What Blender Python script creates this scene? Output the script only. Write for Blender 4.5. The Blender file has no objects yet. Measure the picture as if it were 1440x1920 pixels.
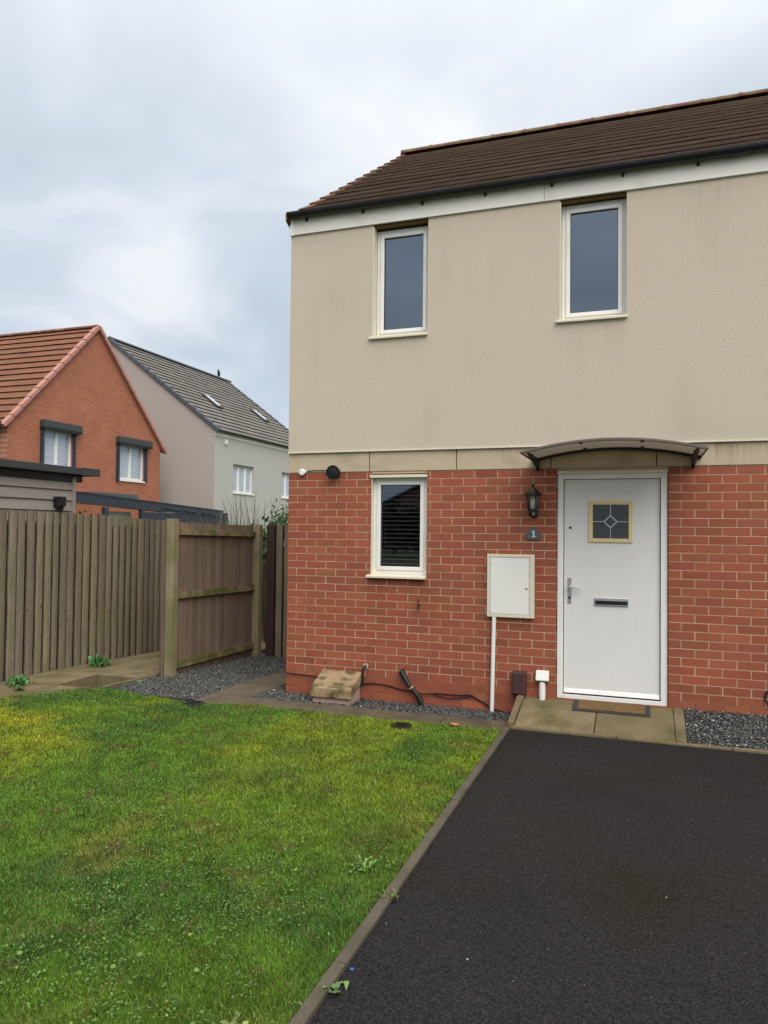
import bpy, math, random
import numpy as np
from mathutils import Matrix, Vector
random.seed(7); rng = np.random.default_rng(11)
R = math.radians
scn = bpy.context.scene
COL = scn.collection

# ------------------------------------------------------------------ camera
cam = bpy.data.cameras.new('camera'); cam_o = bpy.data.objects.new('camera', cam); COL.objects.link(cam_o)
yaw, pit, roll = .3383, .0254, .0104
rt = Vector((math.cos(yaw), math.sin(yaw), 0)); fw = Vector((-math.sin(yaw)*math.cos(pit), math.cos(yaw)*math.cos(pit), math.sin(pit)))
up = rt.cross(fw); r2 = rt*math.cos(roll)+up*math.sin(roll); u2 = -rt*math.sin(roll)+up*math.cos(roll)
CAM = Vector((3.475, -6.891, 1.634))
m = Matrix((r2, u2, -fw)).transposed().to_4x4(); m.translation = CAM
cam_o.matrix_world = m
cam.sensor_fit = 'VERTICAL'; cam.sensor_height = 36; cam.sensor_width = 27; cam.lens = 36*1387/1920
cam.clip_start = .05; cam.clip_end = 3000
scn.camera = cam_o

# ------------------------------------------------------------------ world: overcast sky
SUN_EL, SUN_AZ = 42, 138           # azimuth clockwise from +Y
w = bpy.data.worlds.new('World'); scn.world = w; w.use_nodes = True
nt = w.node_tree; nt.nodes.clear()
def N(t, nt_=None, **kw):
    n = (nt_ or nt).nodes.new(t)
    for k, v in kw.items(): setattr(n, k, v)
    return n
out = N('ShaderNodeOutputWorld'); bg = N('ShaderNodeBackground'); bg.inputs[1].default_value = .1
sky = N('ShaderNodeTexSky', sky_type='NISHITA', sun_disc=False); sky.sun_elevation = R(SUN_EL); sky.sun_rotation = R(SUN_AZ)
tc = N('ShaderNodeTexCoord'); sep = N('ShaderNodeSeparateXYZ'); nt.links.new(tc.outputs['Generated'], sep.inputs[0])
def Mth(op, a, b=None, c=None, clamp=False):
    n = N('ShaderNodeMath', operation=op, use_clamp=clamp)
    for i, v in enumerate((a, b, c)):
        if v is None: continue
        if isinstance(v, (int, float)): n.inputs[i].default_value = v
        else: nt.links.new(v, n.inputs[i])
    return n.outputs[0]
zz = Mth('ADD', Mth('MAXIMUM', sep.outputs[2], 0.0), .30)
cx = Mth('DIVIDE', sep.outputs[0], zz); cy = Mth('DIVIDE', sep.outputs[1], zz)
cmb = N('ShaderNodeCombineXYZ'); nt.links.new(cx, cmb.inputs[0]); nt.links.new(cy, cmb.inputs[1]); cmb.inputs[2].default_value = 3.7
n1 = N('ShaderNodeTexNoise'); n1.inputs['Scale'].default_value = 2.0; n1.inputs['Detail'].default_value = 5; n1.inputs['Roughness'].default_value = .52; n1.inputs['Distortion'].default_value = .35
n2 = N('ShaderNodeTexNoise'); n2.inputs['Scale'].default_value = .7; n2.inputs['Detail'].default_value = 2
nt.links.new(cmb.outputs[0], n1.inputs[0]); nt.links.new(cmb.outputs[0], n2.inputs[0])
f = Mth('ADD', Mth('MULTIPLY', n1.outputs[0], .6), Mth('MULTIPLY', n2.outputs[0], .4))
ramp = N('ShaderNodeValToRGB'); nt.links.new(f, ramp.inputs[0])
e = ramp.color_ramp.elements; e[0].position = .42; e[0].color = (.56, .64, .74, 1); e[1].position = .60; e[1].color = (.90, .93, .98, 1)
mid = ramp.color_ramp.elements.new(.5); mid.color = (.66, .735, .83, 1)
SKYB = 7.6
gain = Mth('MULTIPLY', Mth('ADD', 1.0, Mth('MULTIPLY', Mth('POWER', Mth('MAXIMUM', sep.outputs[2], 0.0), 4.0), 3.0)), SKYB)
hi = N('ShaderNodeMix', data_type='RGBA'); nt.links.new(Mth('MULTIPLY', Mth('MAXIMUM', Mth('SUBTRACT', sep.outputs[2], .35), 0.0), 1.5, clamp=True), hi.inputs[0]); nt.links.new(ramp.outputs[0], hi.inputs[6]); hi.inputs[7].default_value = (.86, .84, .80, 1)
vs = N('ShaderNodeVectorMath', operation='SCALE'); nt.links.new(hi.outputs[2], vs.inputs[0]); nt.links.new(gain, vs.inputs['Scale'])
mx = N('ShaderNodeMix', data_type='RGBA'); mx.inputs[0].default_value = .93
nt.links.new(sky.outputs[0], mx.inputs[6]); nt.links.new(vs.outputs[0], mx.inputs[7])
nt.links.new(mx.outputs[2], bg.inputs[0]); nt.links.new(bg.outputs[0], out.inputs[0])

# ------------------------------------------------------------------ sun
sl = bpy.data.lights.new('sun', 'SUN'); sl.energy = 1.9; sl.angle = R(50); sl.color = (1, .93, .84)
so = bpy.data.objects.new('sun', sl); COL.objects.link(so)
sd = Vector((math.sin(R(SUN_AZ))*math.cos(R(SUN_EL)), math.cos(R(SUN_AZ))*math.cos(R(SUN_EL)), math.sin(R(SUN_EL))))
so.rotation_euler = sd.to_track_quat('Z', 'Y').to_euler(); so.location = (0, 0, 30)
scn.view_settings.view_transform = 'Standard'; scn.view_settings.look = 'None'; scn.view_settings.gamma = 1
scn.view_settings.exposure = 0.36

# ------------------------------------------------------------------ materials
def mat(name, col, rough=.8, var=.12, vscale=6, fine=0, fscale=120, bump=0, bscale=150, metal=0, attr=False, spec=.4,
        stretch=(1, 1, 1), stain=None, stscale=1.2, stlo=.52, sthi=.7, ststretch=(1, 1, 1), trans=0):
    M = bpy.data.materials.new(name); M.use_nodes = True; t = M.node_tree; L = t.links
    bs = t.nodes['Principled BSDF']; bs.inputs['Roughness'].default_value = rough; bs.inputs['Metallic'].default_value = metal
    bs.inputs['Specular IOR Level'].default_value = spec
    co = N('ShaderNodeTexCoord', t); mp = N('ShaderNodeMapping', t); mp.inputs['Scale'].default_value = stretch
    L.new(co.outputs['Object'], mp.inputs[0])
    def noise(sc, det=4, src=None):
        n = N('ShaderNodeTexNoise', t); n.inputs['Scale'].default_value = sc; n.inputs['Detail'].default_value = det
        L.new((src or mp).outputs[0], n.inputs[0]); return n.outputs[0]
    def math_(op, a, b):
        n = N('ShaderNodeMath', t, operation=op)
        for i, v in enumerate((a, b)):
            if isinstance(v, (int, float)): n.inputs[i].default_value = v
            else: L.new(v, n.inputs[i])
        return n.outputs[0]
    val = math_('ADD', math_('MULTIPLY', math_('SUBTRACT', noise(vscale), .5), var*4), 1.0)
    if fine: val = math_('MULTIPLY', val, math_('ADD', math_('MULTIPLY', math_('SUBTRACT', noise(fscale, 2), .5), fine*4), 1.0))
    val = math_('MAXIMUM', val, .05)
    base = N('ShaderNodeRGB', t); base.outputs[0].default_value = (*col, 1); cur = base.outputs[0]
    if attr:
        a = N('ShaderNodeAttribute', t); a.attribute_name = 'Col'
        mm = N('ShaderNodeMix', t, data_type='RGBA', blend_type='MULTIPLY'); mm.inputs[0].default_value = 1
        L.new(cur, mm.inputs[6]); L.new(a.outputs['Color'], mm.inputs[7]); cur = mm.outputs[2]
    if stain:
        mp2 = N('ShaderNodeMapping', t); mp2.inputs['Scale'].default_value = ststretch; L.new(co.outputs['Object'], mp2.inputs[0])
        nn = noise(stscale, 5, mp2)
        mr = N('ShaderNodeMapRange', t); mr.inputs[1].default_value = stlo; mr.inputs[2].default_value = sthi; L.new(nn, mr.inputs[0])
        mm = N('ShaderNodeMix', t, data_type='RGBA'); L.new(mr.outputs[0], mm.inputs[0]); L.new(cur, mm.inputs[6]); mm.inputs[7].default_value = (*stain, 1); cur = mm.outputs[2]
    sc_ = N('ShaderNodeVectorMath', t, operation='SCALE'); L.new(cur, sc_.inputs[0]); L.new(val, sc_.inputs['Scale'])
    L.new(sc_.outputs[0], bs.inputs['Base Color'])
    if bump:
        b = N('ShaderNodeBump', t); b.inputs['Strength'].default_value = bump; b.inputs['Distance'].default_value = .01
        L.new(noise(bscale, 3), b.inputs['Height']); L.new(b.outputs[0], bs.inputs['Normal'])
    return M
def speckle(M, scale, lo, hi, pw=3):
    t = M.node_tree; L = t.links; bs = t.nodes['Principled BSDF']; src = bs.inputs['Base Color'].links[0].from_socket
    co = N('ShaderNodeTexCoord', t); vo = N('ShaderNodeTexVoronoi', t); vo.inputs['Scale'].default_value = scale; L.new(co.outputs['Object'], vo.inputs['Vector'])
    sp = N('ShaderNodeSeparateColor', t); L.new(vo.outputs['Color'], sp.inputs[0]); p_ = N('ShaderNodeMath', t, operation='POWER'); L.new(sp.outputs[0], p_.inputs[0]); p_.inputs[1].default_value = pw
    mr = N('ShaderNodeMapRange', t); L.new(p_.outputs[0], mr.inputs[0]); mr.inputs[3].default_value = lo; mr.inputs[4].default_value = hi
    sc = N('ShaderNodeVectorMath', t, operation='SCALE'); L.new(src, sc.inputs[0]); L.new(mr.outputs[0], sc.inputs['Scale']); L.new(sc.outputs[0], bs.inputs['Base Color'])
def brickmat(name, c1, c2, mortar, axis):   # axis: wall running direction ('x' or 'y')
    M = mat(name, c1, .85, .1, 1.5, .12, 40, .2, 200); t = M.node_tree; L = t.links; bs = t.nodes['Principled BSDF']
    co = N('ShaderNodeTexCoord', t); sp = N('ShaderNodeSeparateXYZ', t); cb = N('ShaderNodeCombineXYZ', t); L.new(co.outputs['Object'], sp.inputs[0])
    L.new(sp.outputs[0 if axis == 'x' else 1], cb.inputs[0]); L.new(sp.outputs[2], cb.inputs[1])
    br = N('ShaderNodeTexBrick', t); L.new(cb.outputs[0], br.inputs[0])
    br.inputs['Color1'].default_value = (*c1, 1); br.inputs['Color2'].default_value = (*c2, 1); br.inputs['Mortar'].default_value = (*mortar, 1)
    br.inputs['Scale'].default_value = 1; br.inputs['Brick Width'].default_value = .225; br.inputs['Row Height'].default_value = .075; br.inputs['Mortar Size'].default_value = .007
    sc_ = [n for n in t.nodes if n.type == 'VECT_MATH'][0]; L.new(br.outputs[0], sc_.inputs[0])
    return M
def glass(name, tint=(.35, .4, .45), refl=.16, rough=.02):
    M = bpy.data.materials.new(name); M.use_nodes = True; t = M.node_tree; L = t.links; t.nodes.clear()
    o = N('ShaderNodeOutputMaterial', t); mxs = N('ShaderNodeMixShader', t); tr = N('ShaderNodeBsdfTransparent', t); tr.inputs[0].default_value = (*tint, 1)
    gl = N('ShaderNodeBsdfGlossy', t); gl.inputs['Roughness'].default_value = rough; gl.inputs[0].default_value = (.80, .88, 1, 1)
    lw = N('ShaderNodeLayerWeight', t); pw_ = N('ShaderNodeMath', t, operation='POWER'); L.new(lw.outputs['Facing'], pw_.inputs[0]); pw_.inputs[1].default_value = 4
    ad = N('ShaderNodeMath', t, operation='ADD', use_clamp=True); L.new(pw_.outputs[0], ad.inputs[0]); ad.inputs[1].default_value = refl
    L.new(ad.outputs[0], mxs.inputs[0]); L.new(tr.outputs[0], mxs.inputs[1]); L.new(gl.outputs[0], mxs.inputs[2]); L.new(mxs.outputs[0], o.inputs[0])
    return M
MT = dict(
    brick=mat('brick', (.300, .084, .044), .85, .06, 14, .10, 90, .35, 220, attr=True, stain=(.235, .072, .045), stscale=2.3, stlo=.5, sthi=.75),
    mortar=mat('mortar', (.60, .40, .27), .95, .12, 5, .1, 200, .4, 260),
    plinth_mortar=mat('plinth_mortar', (.29, .125, .085), .95, .15, 5, .1, 200, .3, 260),
    render=mat('render', (.548, .478, .380), .95, .02, 1.1, .09, 130, .5, 170, stain=(.49, .425, .335), stscale=2.2, stlo=.55, sthi=.85, ststretch=(1, 1, .3)),
    stone=mat('stone_band', (.48, .395, .285), .9, .05, 3, .04, 200, .15, 250, stain=(.33, .27, .19), stscale=2.5, stlo=.52, sthi=.75, ststretch=(1, 1, 2)),
    joint=mat('joint', (.17, .11, .045), .9, .2, 30),
    white=mat('white_upvc', (.78, .77, .74), .38, .02, 3, .01, 50, spec=.5, stain=(.58, .57, .50), stscale=2, stlo=.6, sthi=.8),
    fascia=mat('fascia_white', (.74, .72, .66), .45, .03, 2, stain=(.5, .5, .42), stscale=2.4, stlo=.55, sthi=.8),
    cream=mat('cream_trim', (.66, .61, .47), .55, .04, 4),
    yellow=mat('aged_cream', (.70, .56, .30), .5, .04, 6),
    doorw=mat('door_white', (.70, .695, .68), .42, .02, 2.5, .025, 60, .12, 60, stretch=(6, 6, .6)),
    black=mat('black_plastic', (.012, .012, .014), .38, .1, 8),
    blackm=mat('black_metal', (.010, .010, .011), .45, .15, 12),
    chrome=mat('brushed_metal', (.62, .62, .62), .38, .06, 10, metal=1),
    tile=mat('roof_tile_brown', (.022, .011, .008), .95, .06, 5, .10, 60, .5, 120, attr=True, spec=.05),
    ridge=mat('ridge_tile', (.13, .05, .032), .85, .22, 6, .15, 60, .4, 90, stain=(.17, .13, .045), stscale=5, stlo=.48, sthi=.65),
    tile_r=mat('roof_tile_terracotta', (.185, .068, .035), .85, .10, 2, .15, 30, .3, 60, attr=True, stain=(.15, .075, .032), stscale=1, stlo=.5, sthi=.75),
    tile_g=mat('roof_tile_grey', (.150, .140, .125), .95, .10, 2, .12, 30, .3, 60, attr=True),
    verge_r=mat('verge_salmon', (.42, .20, .165), .8, .06, 4),
    verge_g=mat('verge_slate', (.075, .085, .105), .7, .1, 4),
    grey_ren=mat('grey_render', (.42, .41, .385), .95, .03, .6, .05, 25),
    beige_shade_ren=mat('beige_render_shaded', (.385, .35, .32), .95, .035, .6, .05, 25),  # darker than the side wall; its shadier facing is put into the colour
    wood=mat('fence_wood', (.200, .165, .112), .88, .20, 3, .3, 22, .5, 60, attr=True, stretch=(6, 6, .7), stain=(.17, .155, .085), stscale=1.6, stlo=.5, sthi=.75),
    wood_r=mat('fence_wood_reddish', (.215, .160, .115), .88, .14, 3, .16, 22, .5, 60, attr=True, stretch=(6, 6, .7), stain=(.16, .125, .08), stscale=1.6, stlo=.5, sthi=.75),
    post=mat('post_wood', (.26, .215, .13), .88, .14, 3, .16, 22, .5, 60, stretch=(6, 6, .7), stain=(.15, .16, .055), stscale=2.2, stlo=.46, sthi=.7),
    rail=mat('rail_wood', (.28, .22, .135), .88, .14, 3, .14, 22, .5, 60, stretch=(3, 1, 6), stain=(.11, .125, .03), stscale=4, stlo=.4, sthi=.6),
    brownpost=mat('brown_post', (.045, .022, .018), .8, .1, 6),
    knot=mat('knot_wood', (.085, .06, .04), .85, .2, 30),
    shed=mat('shed_board', (.27, .245, .215), .85, .08, 3, .1, 30, .3, 60, stretch=(1, .4, 6), attr=True),
    anth=mat('anthracite', (.045, .048, .052), .6, .08, 4),
    navy=mat('navy_steel', (.030, .036, .052), .5, .1, 3),
    dark=mat('dark_interior', (.02, .02, .022), .9, .1, 3),
    slab=mat('concrete_slab', (.100, .078, .048), .9, .22, 4, .18, 60, .35, 120, attr=True, stain=(.060, .050, .030), stscale=2.6, stlo=.46, sthi=.68),
    slab_y=mat('mossy_slab', (.165, .128, .070), .9, .18, 5, .16, 60, .35, 120, attr=True, stain=(.095, .082, .028), stscale=3.2, stlo=.46, sthi=.7),
    kerb=mat('kerb_concrete', (.082, .068, .048), .9, .14, 6, .14, 80, .4, 120, stain=(.052, .050, .026), stscale=5, stlo=.5, sthi=.7),
    tarmac=mat('tarmac', (.0195, .0178, .0178), .95, .14, 1.3, .75, 110, 1.0, 130, spec=.12, stain=(.019, .0165, .0110), stscale=1.1, stlo=.5, sthi=.75),
    soil=mat('soil', (.105, .095, .028), .95, .25, 7, .3, 90, .6, 60, stain=(.08, .115, .012), stscale=3, stlo=.42, sthi=.6),
    far=mat('far_grass', (.055, .075, .025), .95, .2, .6),
    grass=mat('grass_blade', (1, 1, 1), .55, .05, 8, attr=True, spec=.3),
    stones=mat('gravel_stones', (1, 1, 1), .85, .1, 60, attr=True, spec=.4),
    gbase=mat('gravel_base', (.035, .034, .034), .95, .2, 40),
    block=mat('sandstone_box', (.30, .215, .12), .9, .16, 9, .16, 60, .4, 90, stain=(.10, .07, .03), stscale=7, stlo=.46, sthi=.62, ststretch=(1, 1.6, 1)),
    pink=mat('pinkish_base', (.40, .27, .215), .9, .06, 8, .06, 80),
    maroon=mat('maroon_plastic', (.052, .018, .018), .45, .1, 6),
    coir=mat('coir_mat', (.15, .085, .032), .95, .2, 20, .35, 160, .8, 200),
    rubber=mat('mat_rubber', (.03, .03, .032), .8, .1, 20),
    slate=mat('slate', (.085, .09, .10), .55, .15, 20),
    paintw=mat('white_paint', (.75, .75, .73), .5, .02, 4),
    poly=None, roadmat=mat('road_tarmac', (.03, .029, .029), .85, .1, 1, .3, 100), alu=mat('frame_grey', (.14, .125, .11), .5, .1, 8),
    leaf=mat('leaf_green', (1, 1, 1), .55, .1, 20, attr=True),
    dryleaf=mat('dry_leaf', (.42, .17, .06), .6, .2, 30),
    blue=mat('blue_plastic', (.02, .09, .30), .4, .02, 4),
    blind=mat('blind_white', (.70, .70, .68), .7, .03, 4),
    blindd=mat('blind_dark', (.14, .135, .13), .6, .03, 4),
    redslat=mat('orange_slats', (.30, .12, .06), .85, .15, 5),
    vent=mat('vent_black', (.004, .004, .005), .7, .1, 8),
    bird=mat('feathers', (.012, .012, .015), .6, .1, 20),
    opp=brickmat('opposite_brick', (.24, .10, .07), (.2, .08, .055), (.3, .22, .17), 'x'),
    brick_x=brickmat('far_brick_front', (.36, .115, .060), (.30, .088, .045), (.38, .22, .15), 'x'),
    brick_y=brickmat('far_brick_gable', (.36, .115, .060), (.30, .088, .045), (.38, .22, .15), 'y'),
)
def streaks(M, spots, amt=.22, tint=(.55, .52, .40)):
    t = M.node_tree; L = t.links; bs = t.nodes['Principled BSDF']; src = bs.inputs['Base Color'].links[0].from_socket
    co = N('ShaderNodeTexCoord', t); sp = N('ShaderNodeSeparateXYZ', t); L.new(co.outputs['Object'], sp.inputs[0])
    mp = N('ShaderNodeMapping', t); mp.inputs['Scale'].default_value = (26, 1, .7); L.new(co.outputs['Object'], mp.inputs[0]); nz = N('ShaderNodeTexNoise', t); nz.inputs['Scale'].default_value = 1.6; nz.inputs['Detail'].default_value = 4; L.new(mp.outputs[0], nz.inputs[0])
    def mr(v, a, b, c=0, d=1):
        n = N('ShaderNodeMapRange', t); n.interpolation_type = 'SMOOTHSTEP'; L.new(v, n.inputs[0])
        for i, q in enumerate((a, b, c, d)): n.inputs[i+1].default_value = q
        return n.outputs[0]
    def mm(op, a, b):
        n = N('ShaderNodeMath', t, operation=op)
        for i, q in enumerate((a, b)):
            if isinstance(q, (int, float)): n.inputs[i].default_value = q
            else: L.new(q, n.inputs[i])
        return n.outputs[0]
    tot = None
    for (xa_, xb_, zt_, zb_, k_) in spots:
        v = mm('MULTIPLY', mm('MULTIPLY', mr(sp.outputs[0], xa_-.12, xa_+.12), mr(sp.outputs[0], xb_-.12, xb_+.12, 1, 0)), mm('MULTIPLY', mr(sp.outputs[2], zb_, zt_), k_))
        v = mm('MULTIPLY', v, mr(sp.outputs[2], zt_, zt_+.02, 1, 0)); tot = v if tot is None else mm('ADD', tot, v)
    f_ = mm('MULTIPLY', mm('MULTIPLY', tot, mr(nz.outputs[0], .35, .7)), amt)
    mx_ = N('ShaderNodeMix', t, data_type='RGBA', blend_type='MULTIPLY'); L.new(f_, mx_.inputs[0]); L.new(src, mx_.inputs[6]); mx_.inputs[7].default_value = (*tint, 1); L.new(mx_.outputs[2], bs.inputs['Base Color'])
streaks(MT['render'], [(.95, 1.45, 3.53, 3.05, .8), (2.76, 3.30, 3.545, 2.95, .8), (3.8, 4.2, 4.69, 3.7, 1.1), (-.1, 9, 2.60, 2.42, .5), (0, 9, 4.69, 4.5, .35)], .20)
streaks(MT['stone'], [(2.2, 4.2, 2.43, 2.2, 1.0), (4.0, 5.0, 2.40, 2.2, .9)], .4, (.55, .45, .30))
streaks(MT['brick'], [(.85, 1.05, 1.20, .55, 1.0), (1.3, 1.6, 1.20, .6, 1.0), (-.1, 9, .32, .05, .7)], .6, (.55, .50, .48))
speckle(MT['tarmac'], 170, .82, 1.5, 2.0)
MT['glass'] = glass('window_glass', (.30, .33, .37), .23)
MT['glass_low'] = glass('window_glass_low', (.80, .82, .85), .09)
MT['glass_far'] = glass('far_window_glass', (.95, .97, 1), .05)
MT['glass_door'] = glass('door_glass', (.25, .27, .28), .06, .12)
MT['lampglass'] = glass('lantern_glass', (.85, .85, .85), .14, .08)
MT['poly'] = glass('smoked_sheet', (.50, .46, .42), .06, .12)
_t = MT['poly'].node_tree; _o = [n for n in _t.nodes if n.type == 'OUTPUT_MATERIAL'][0]; _a = _t.nodes.new('ShaderNodeMixShader'); _b = _t.nodes.new('ShaderNodeBsdfTranslucent'); _b.inputs[0].default_value = (.36, .325, .28, 1)
_a.inputs[0].default_value = .55; _t.links.new(_o.inputs[0].links[0].from_socket, _a.inputs[1]); _t.links.new(_b.outputs[0], _a.inputs[2]); _t.links.new(_a.outputs[0], _o.inputs[0])

# ------------------------------------------------------------------ mesh building
class MB:
    def __init__(s): s.v = []; s.f = []; s.c = []; s.sm = []
    def add(s, vs, fs, col=(1, 1, 1), smooth=False):
        b = len(s.v); s.v += [tuple(p) for p in vs]
        for i, q in enumerate(fs):
            s.f.append(tuple(b+k for k in q)); s.c.append(col[i] if isinstance(col, list) else col); s.sm.append(smooth)
    def box(s, x0, x1, y0, y1, z0, z1, col=(1, 1, 1)):
        s.hexa([(x0, y0, z0), (x1, y0, z0), (x1, y1, z0), (x0, y1, z0), (x0, y0, z1), (x1, y0, z1), (x1, y1, z1), (x0, y1, z1)], col)
    def hexa(s, p, col=(1, 1, 1)):
        s.add(p, [(0, 3, 2, 1), (4, 5, 6, 7), (0, 1, 5, 4), (1, 2, 6, 5), (2, 3, 7, 6), (3, 0, 4, 7)], col)
    def prism(s, poly, axis, a, b, col=(1, 1, 1)):     # poly of 2D points in the other two axes
        n = len(poly)
        def P(u, v, w_): return {'x': (w_, u, v), 'y': (u, w_, v), 'z': (u, v, w_)}[axis]
        vs = [P(u, v, a) for u, v in poly]+[P(u, v, b) for u, v in poly]
        s.add(vs, [tuple(range(n))[::-1], tuple(range(n, 2*n))]+[(i, (i+1) % n, n+(i+1) % n, n+i) for i in range(n)], col)
    def tube(s, pts, r, n=8, col=(1, 1, 1)):
        pts = [Vector(p) for p in pts]; rs = r if isinstance(r, (list, tuple)) else [r]*len(pts); vs = []; prev = None
        for i, p in enumerate(pts):
            d = ((pts[min(i+1, len(pts)-1)]-pts[max(i-1, 0)])).normalized()
            a = prev if prev else (Vector((0, 0, 1)) if abs(d.z) < .9 else Vector((1, 0, 0)))
            a = (a-d*a.dot(d)).normalized(); prev = a; b = d.cross(a)
            vs += [p+(a*math.cos(2*math.pi*k/n)+b*math.sin(2*math.pi*k/n))*rs[i] for k in range(n)]
        fs = [(i*n+k, i*n+(k+1) % n, (i+1)*n+(k+1) % n, (i+1)*n+k) for i in range(len(pts)-1) for k in range(n)]
        fs += [tuple(range(n))[::-1], tuple(range((len(pts)-1)*n, len(pts)*n))]
        s.add(vs, fs, col, True)
    def lathe(s, prof, c, axis='z', n=20, col=(1, 1, 1), smooth=True):   # prof (r, h)
        vs = []
        for r, h in prof:
            for k in range(n):
                a = 2*math.pi*k/n; u, v = r*math.cos(a), r*math.sin(a)
                vs.append({'z': (c[0]+u, c[1]+v, c[2]+h), 'y': (c[0]+u, c[1]+h, c[2]+v), 'x': (c[0]+h, c[1]+u, c[2]+v)}[axis])
        fs = [(i*n+k, i*n+(k+1) % n, (i+1)*n+(k+1) % n, (i+1)*n+k) for i in range(len(prof)-1) for k in range(n)]
        fs += [tuple(range(n))[::-1], tuple(range((len(prof)-1)*n, len(prof)*n))]
        s.add(vs, fs, col, smooth)
    def build(s, name, mt, parent=None, bevel=0, fix=True):
        off = Vector((0, 0, 0)); p = parent
        while p: off += p.location; p = p.parent
        me = bpy.data.meshes.new(name); me.from_pydata([tuple(Vector(q)-off) for q in s.v], [], s.f)
        at = me.color_attributes.new('Col', 'FLOAT_COLOR', 'CORNER')
        arr = np.repeat(np.array([(*c, 1) for c in s.c], dtype=np.float32), [len(f_) for f_ in s.f], axis=0)
        at.data.foreach_set('color', arr.ravel()); me.polygons.foreach_set('use_smooth', s.sm)
        me.materials.append(MT[mt] if isinstance(mt, str) else mt); me.update()
        if fix:
            import bmesh
            bm = bmesh.new(); bm.from_mesh(me); bmesh.ops.recalc_face_normals(bm, faces=bm.faces); bm.to_mesh(me); bm.free()
        o = bpy.data.objects.new(name, me); COL.objects.link(o)
        if parent: o.parent = parent
        if bevel:
            b = o.modifiers.new('bevel', 'BEVEL'); b.width = bevel; b.segments = 2; b.limit_method = 'ANGLE'
        if any(s.sm):
            try: me.set_sharp_from_angle(angle=R(40))
            except Exception: pass
        return o
def tag(o, label, cat, group=None, kind=None):
    o['label'] = label
    if cat: o['category'] = cat
    if group: o['group'] = group
    if kind: o['kind'] = kind
    return o
def thing(name, label, cat, loc=(0, 0, 0), group=None):
    o = bpy.data.objects.new(name, None); COL.objects.link(o); o.location = loc; o.empty_display_size = .2
    return tag(o, label, cat, group)
def struct(o): o['kind'] = 'structure'; return o
def bigmesh(name, V, T, C, mt, parent=None):     # numpy triangles; C per vertex
    me = bpy.data.meshes.new(name); me.vertices.add(len(V)); me.vertices.foreach_set('co', V.astype(np.float32).ravel())
    me.loops.add(T.size); me.loops.foreach_set('vertex_index', T.astype(np.int32).ravel())
    me.polygons.add(len(T)); me.polygons.foreach_set('loop_start', (np.arange(len(T))*3).astype(np.int32))
    me.update(calc_edges=True)
    at = me.color_attributes.new('Col', 'FLOAT_COLOR', 'POINT'); at.data.foreach_set('color', np.hstack([C, np.ones((len(C), 1))]).astype(np.float32).ravel())
    me.materials.append(MT[mt]); o = bpy.data.objects.new(name, me); COL.objects.link(o)
    if parent: o.parent = parent
    return o
def jit(a=.1): v = 1+random.uniform(-a, a); return (v, v, v)
def gz(y): return -.042*max(0., min(y, 8.))

# ================================================================== GROUND
g = MB(); g.box(-400, 400, -400, 400, -1.3, -.5); struct(g.build('ground', 'far'))
# driveway and road
g = MB(); g.box(2.42, 7.5, -16, -.655, -.12, -.012); struct(g.build('driveway', 'tarmac'))
g = MB(); g.box(-60, 60, -24, -16.05, -.45, -.05); struct(g.build('road', 'roadmat'))
lawn_poly = [(2.368, -.74), (1.1, -.77), (.16, -.72), (-.6, -.86), (-1.25, -.74), (-1.72, -.60), (-1.86, -.66), (-2.18, -1.0), (-2.36, -1.36), (-2.42, -2.2), (-2.45, -16), (2.368, -16)]
def nsurf(x, y): return .012*math.sin(1.7*x+.6)*math.cos(1.3*y)+.008*math.sin(4.1*x-2.2*y)
def inpoly(x, y, poly=lawn_poly):
    c = np.zeros(x.shape, bool); n = len(poly)
    for i in range(n):
        x1, y1 = poly[i]; x2, y2 = poly[(i+1) % n]
        k = ((y1 > y) != (y2 > y)) & (x < (x2-x1)*(y-y1)/(y2-y1+1e-12)+x1); c ^= k
    return c
g = MB(); g.prism(lawn_poly, 'z', -.3, -.012); lawn = struct(g.build('lawn', 'soil'))
# concrete base under slabs/gravel on the left
g = MB(); g.prism([(-3.2, -16), (-2.46, -16), (-2.46, -.62), (2.38, -.62), (2.38, 0.3), (0, .3), (0, 7), (-3.2, 7)], 'z', -.4, -.36); struct(g.build('garden_subsoil', 'gbase'))

def slab(mb, x0, x1, y0, y1, z, th=.05, gap=.004, col=None, zf=None):
    zf = zf or (lambda x, y: z+gz(y)); c = col or jit(.12)
    x0 += gap; x1 -= gap; y0 += gap; y1 -= gap
    P = [(x0, y0), (x1, y0), (x1, y1), (x0, y1)]
    mb.hexa([(x, y, zf(x, y)-th) for x, y in P]+[(x, y, zf(x, y)) for x, y in P], c)
# front path (dark weathered slabs) and side path
g = MB(); x = -.63
for wdt in (.6, .63, .6, .61, .59):
    slab(g, x, min(x+wdt, 2.385), -.86, -.39, -.02, th=.3); x += wdt
y = -.385
while y < 5:
    slab(g, -.64, -.19, y, y+.6, -.02, th=.2, gap=.004); y += .6
struct(g.build('garden_path', 'slab', bevel=.003))
# alley slabs beside left fence
g = MB(); y = -8.5
while y < 6:
    a = -1.79 if y > -.7 else -2.40
    slab(g, -2.94, -2.47 if y < -2.3 else (-2.3 if y < -.7 else -2.36), y, y+.6, -.005, th=.3)
    if y > -.7: slab(g, -2.36, a, y, y+.6, -.005, th=.3)
    y += .6
g.hexa([(-2.33, -1.3, -.3), (-2.32, -1.3, -.3), (-1.79, -.68, -.3), (-2.33, -.7, -.3), (-2.33, -1.3, -.006), (-2.32, -1.3, -.006), (-1.79, -.68, -.006), (-2.33, -.7, -.006)])
struct(g.build('alley_paving', 'slab_y', bevel=.003))
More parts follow.
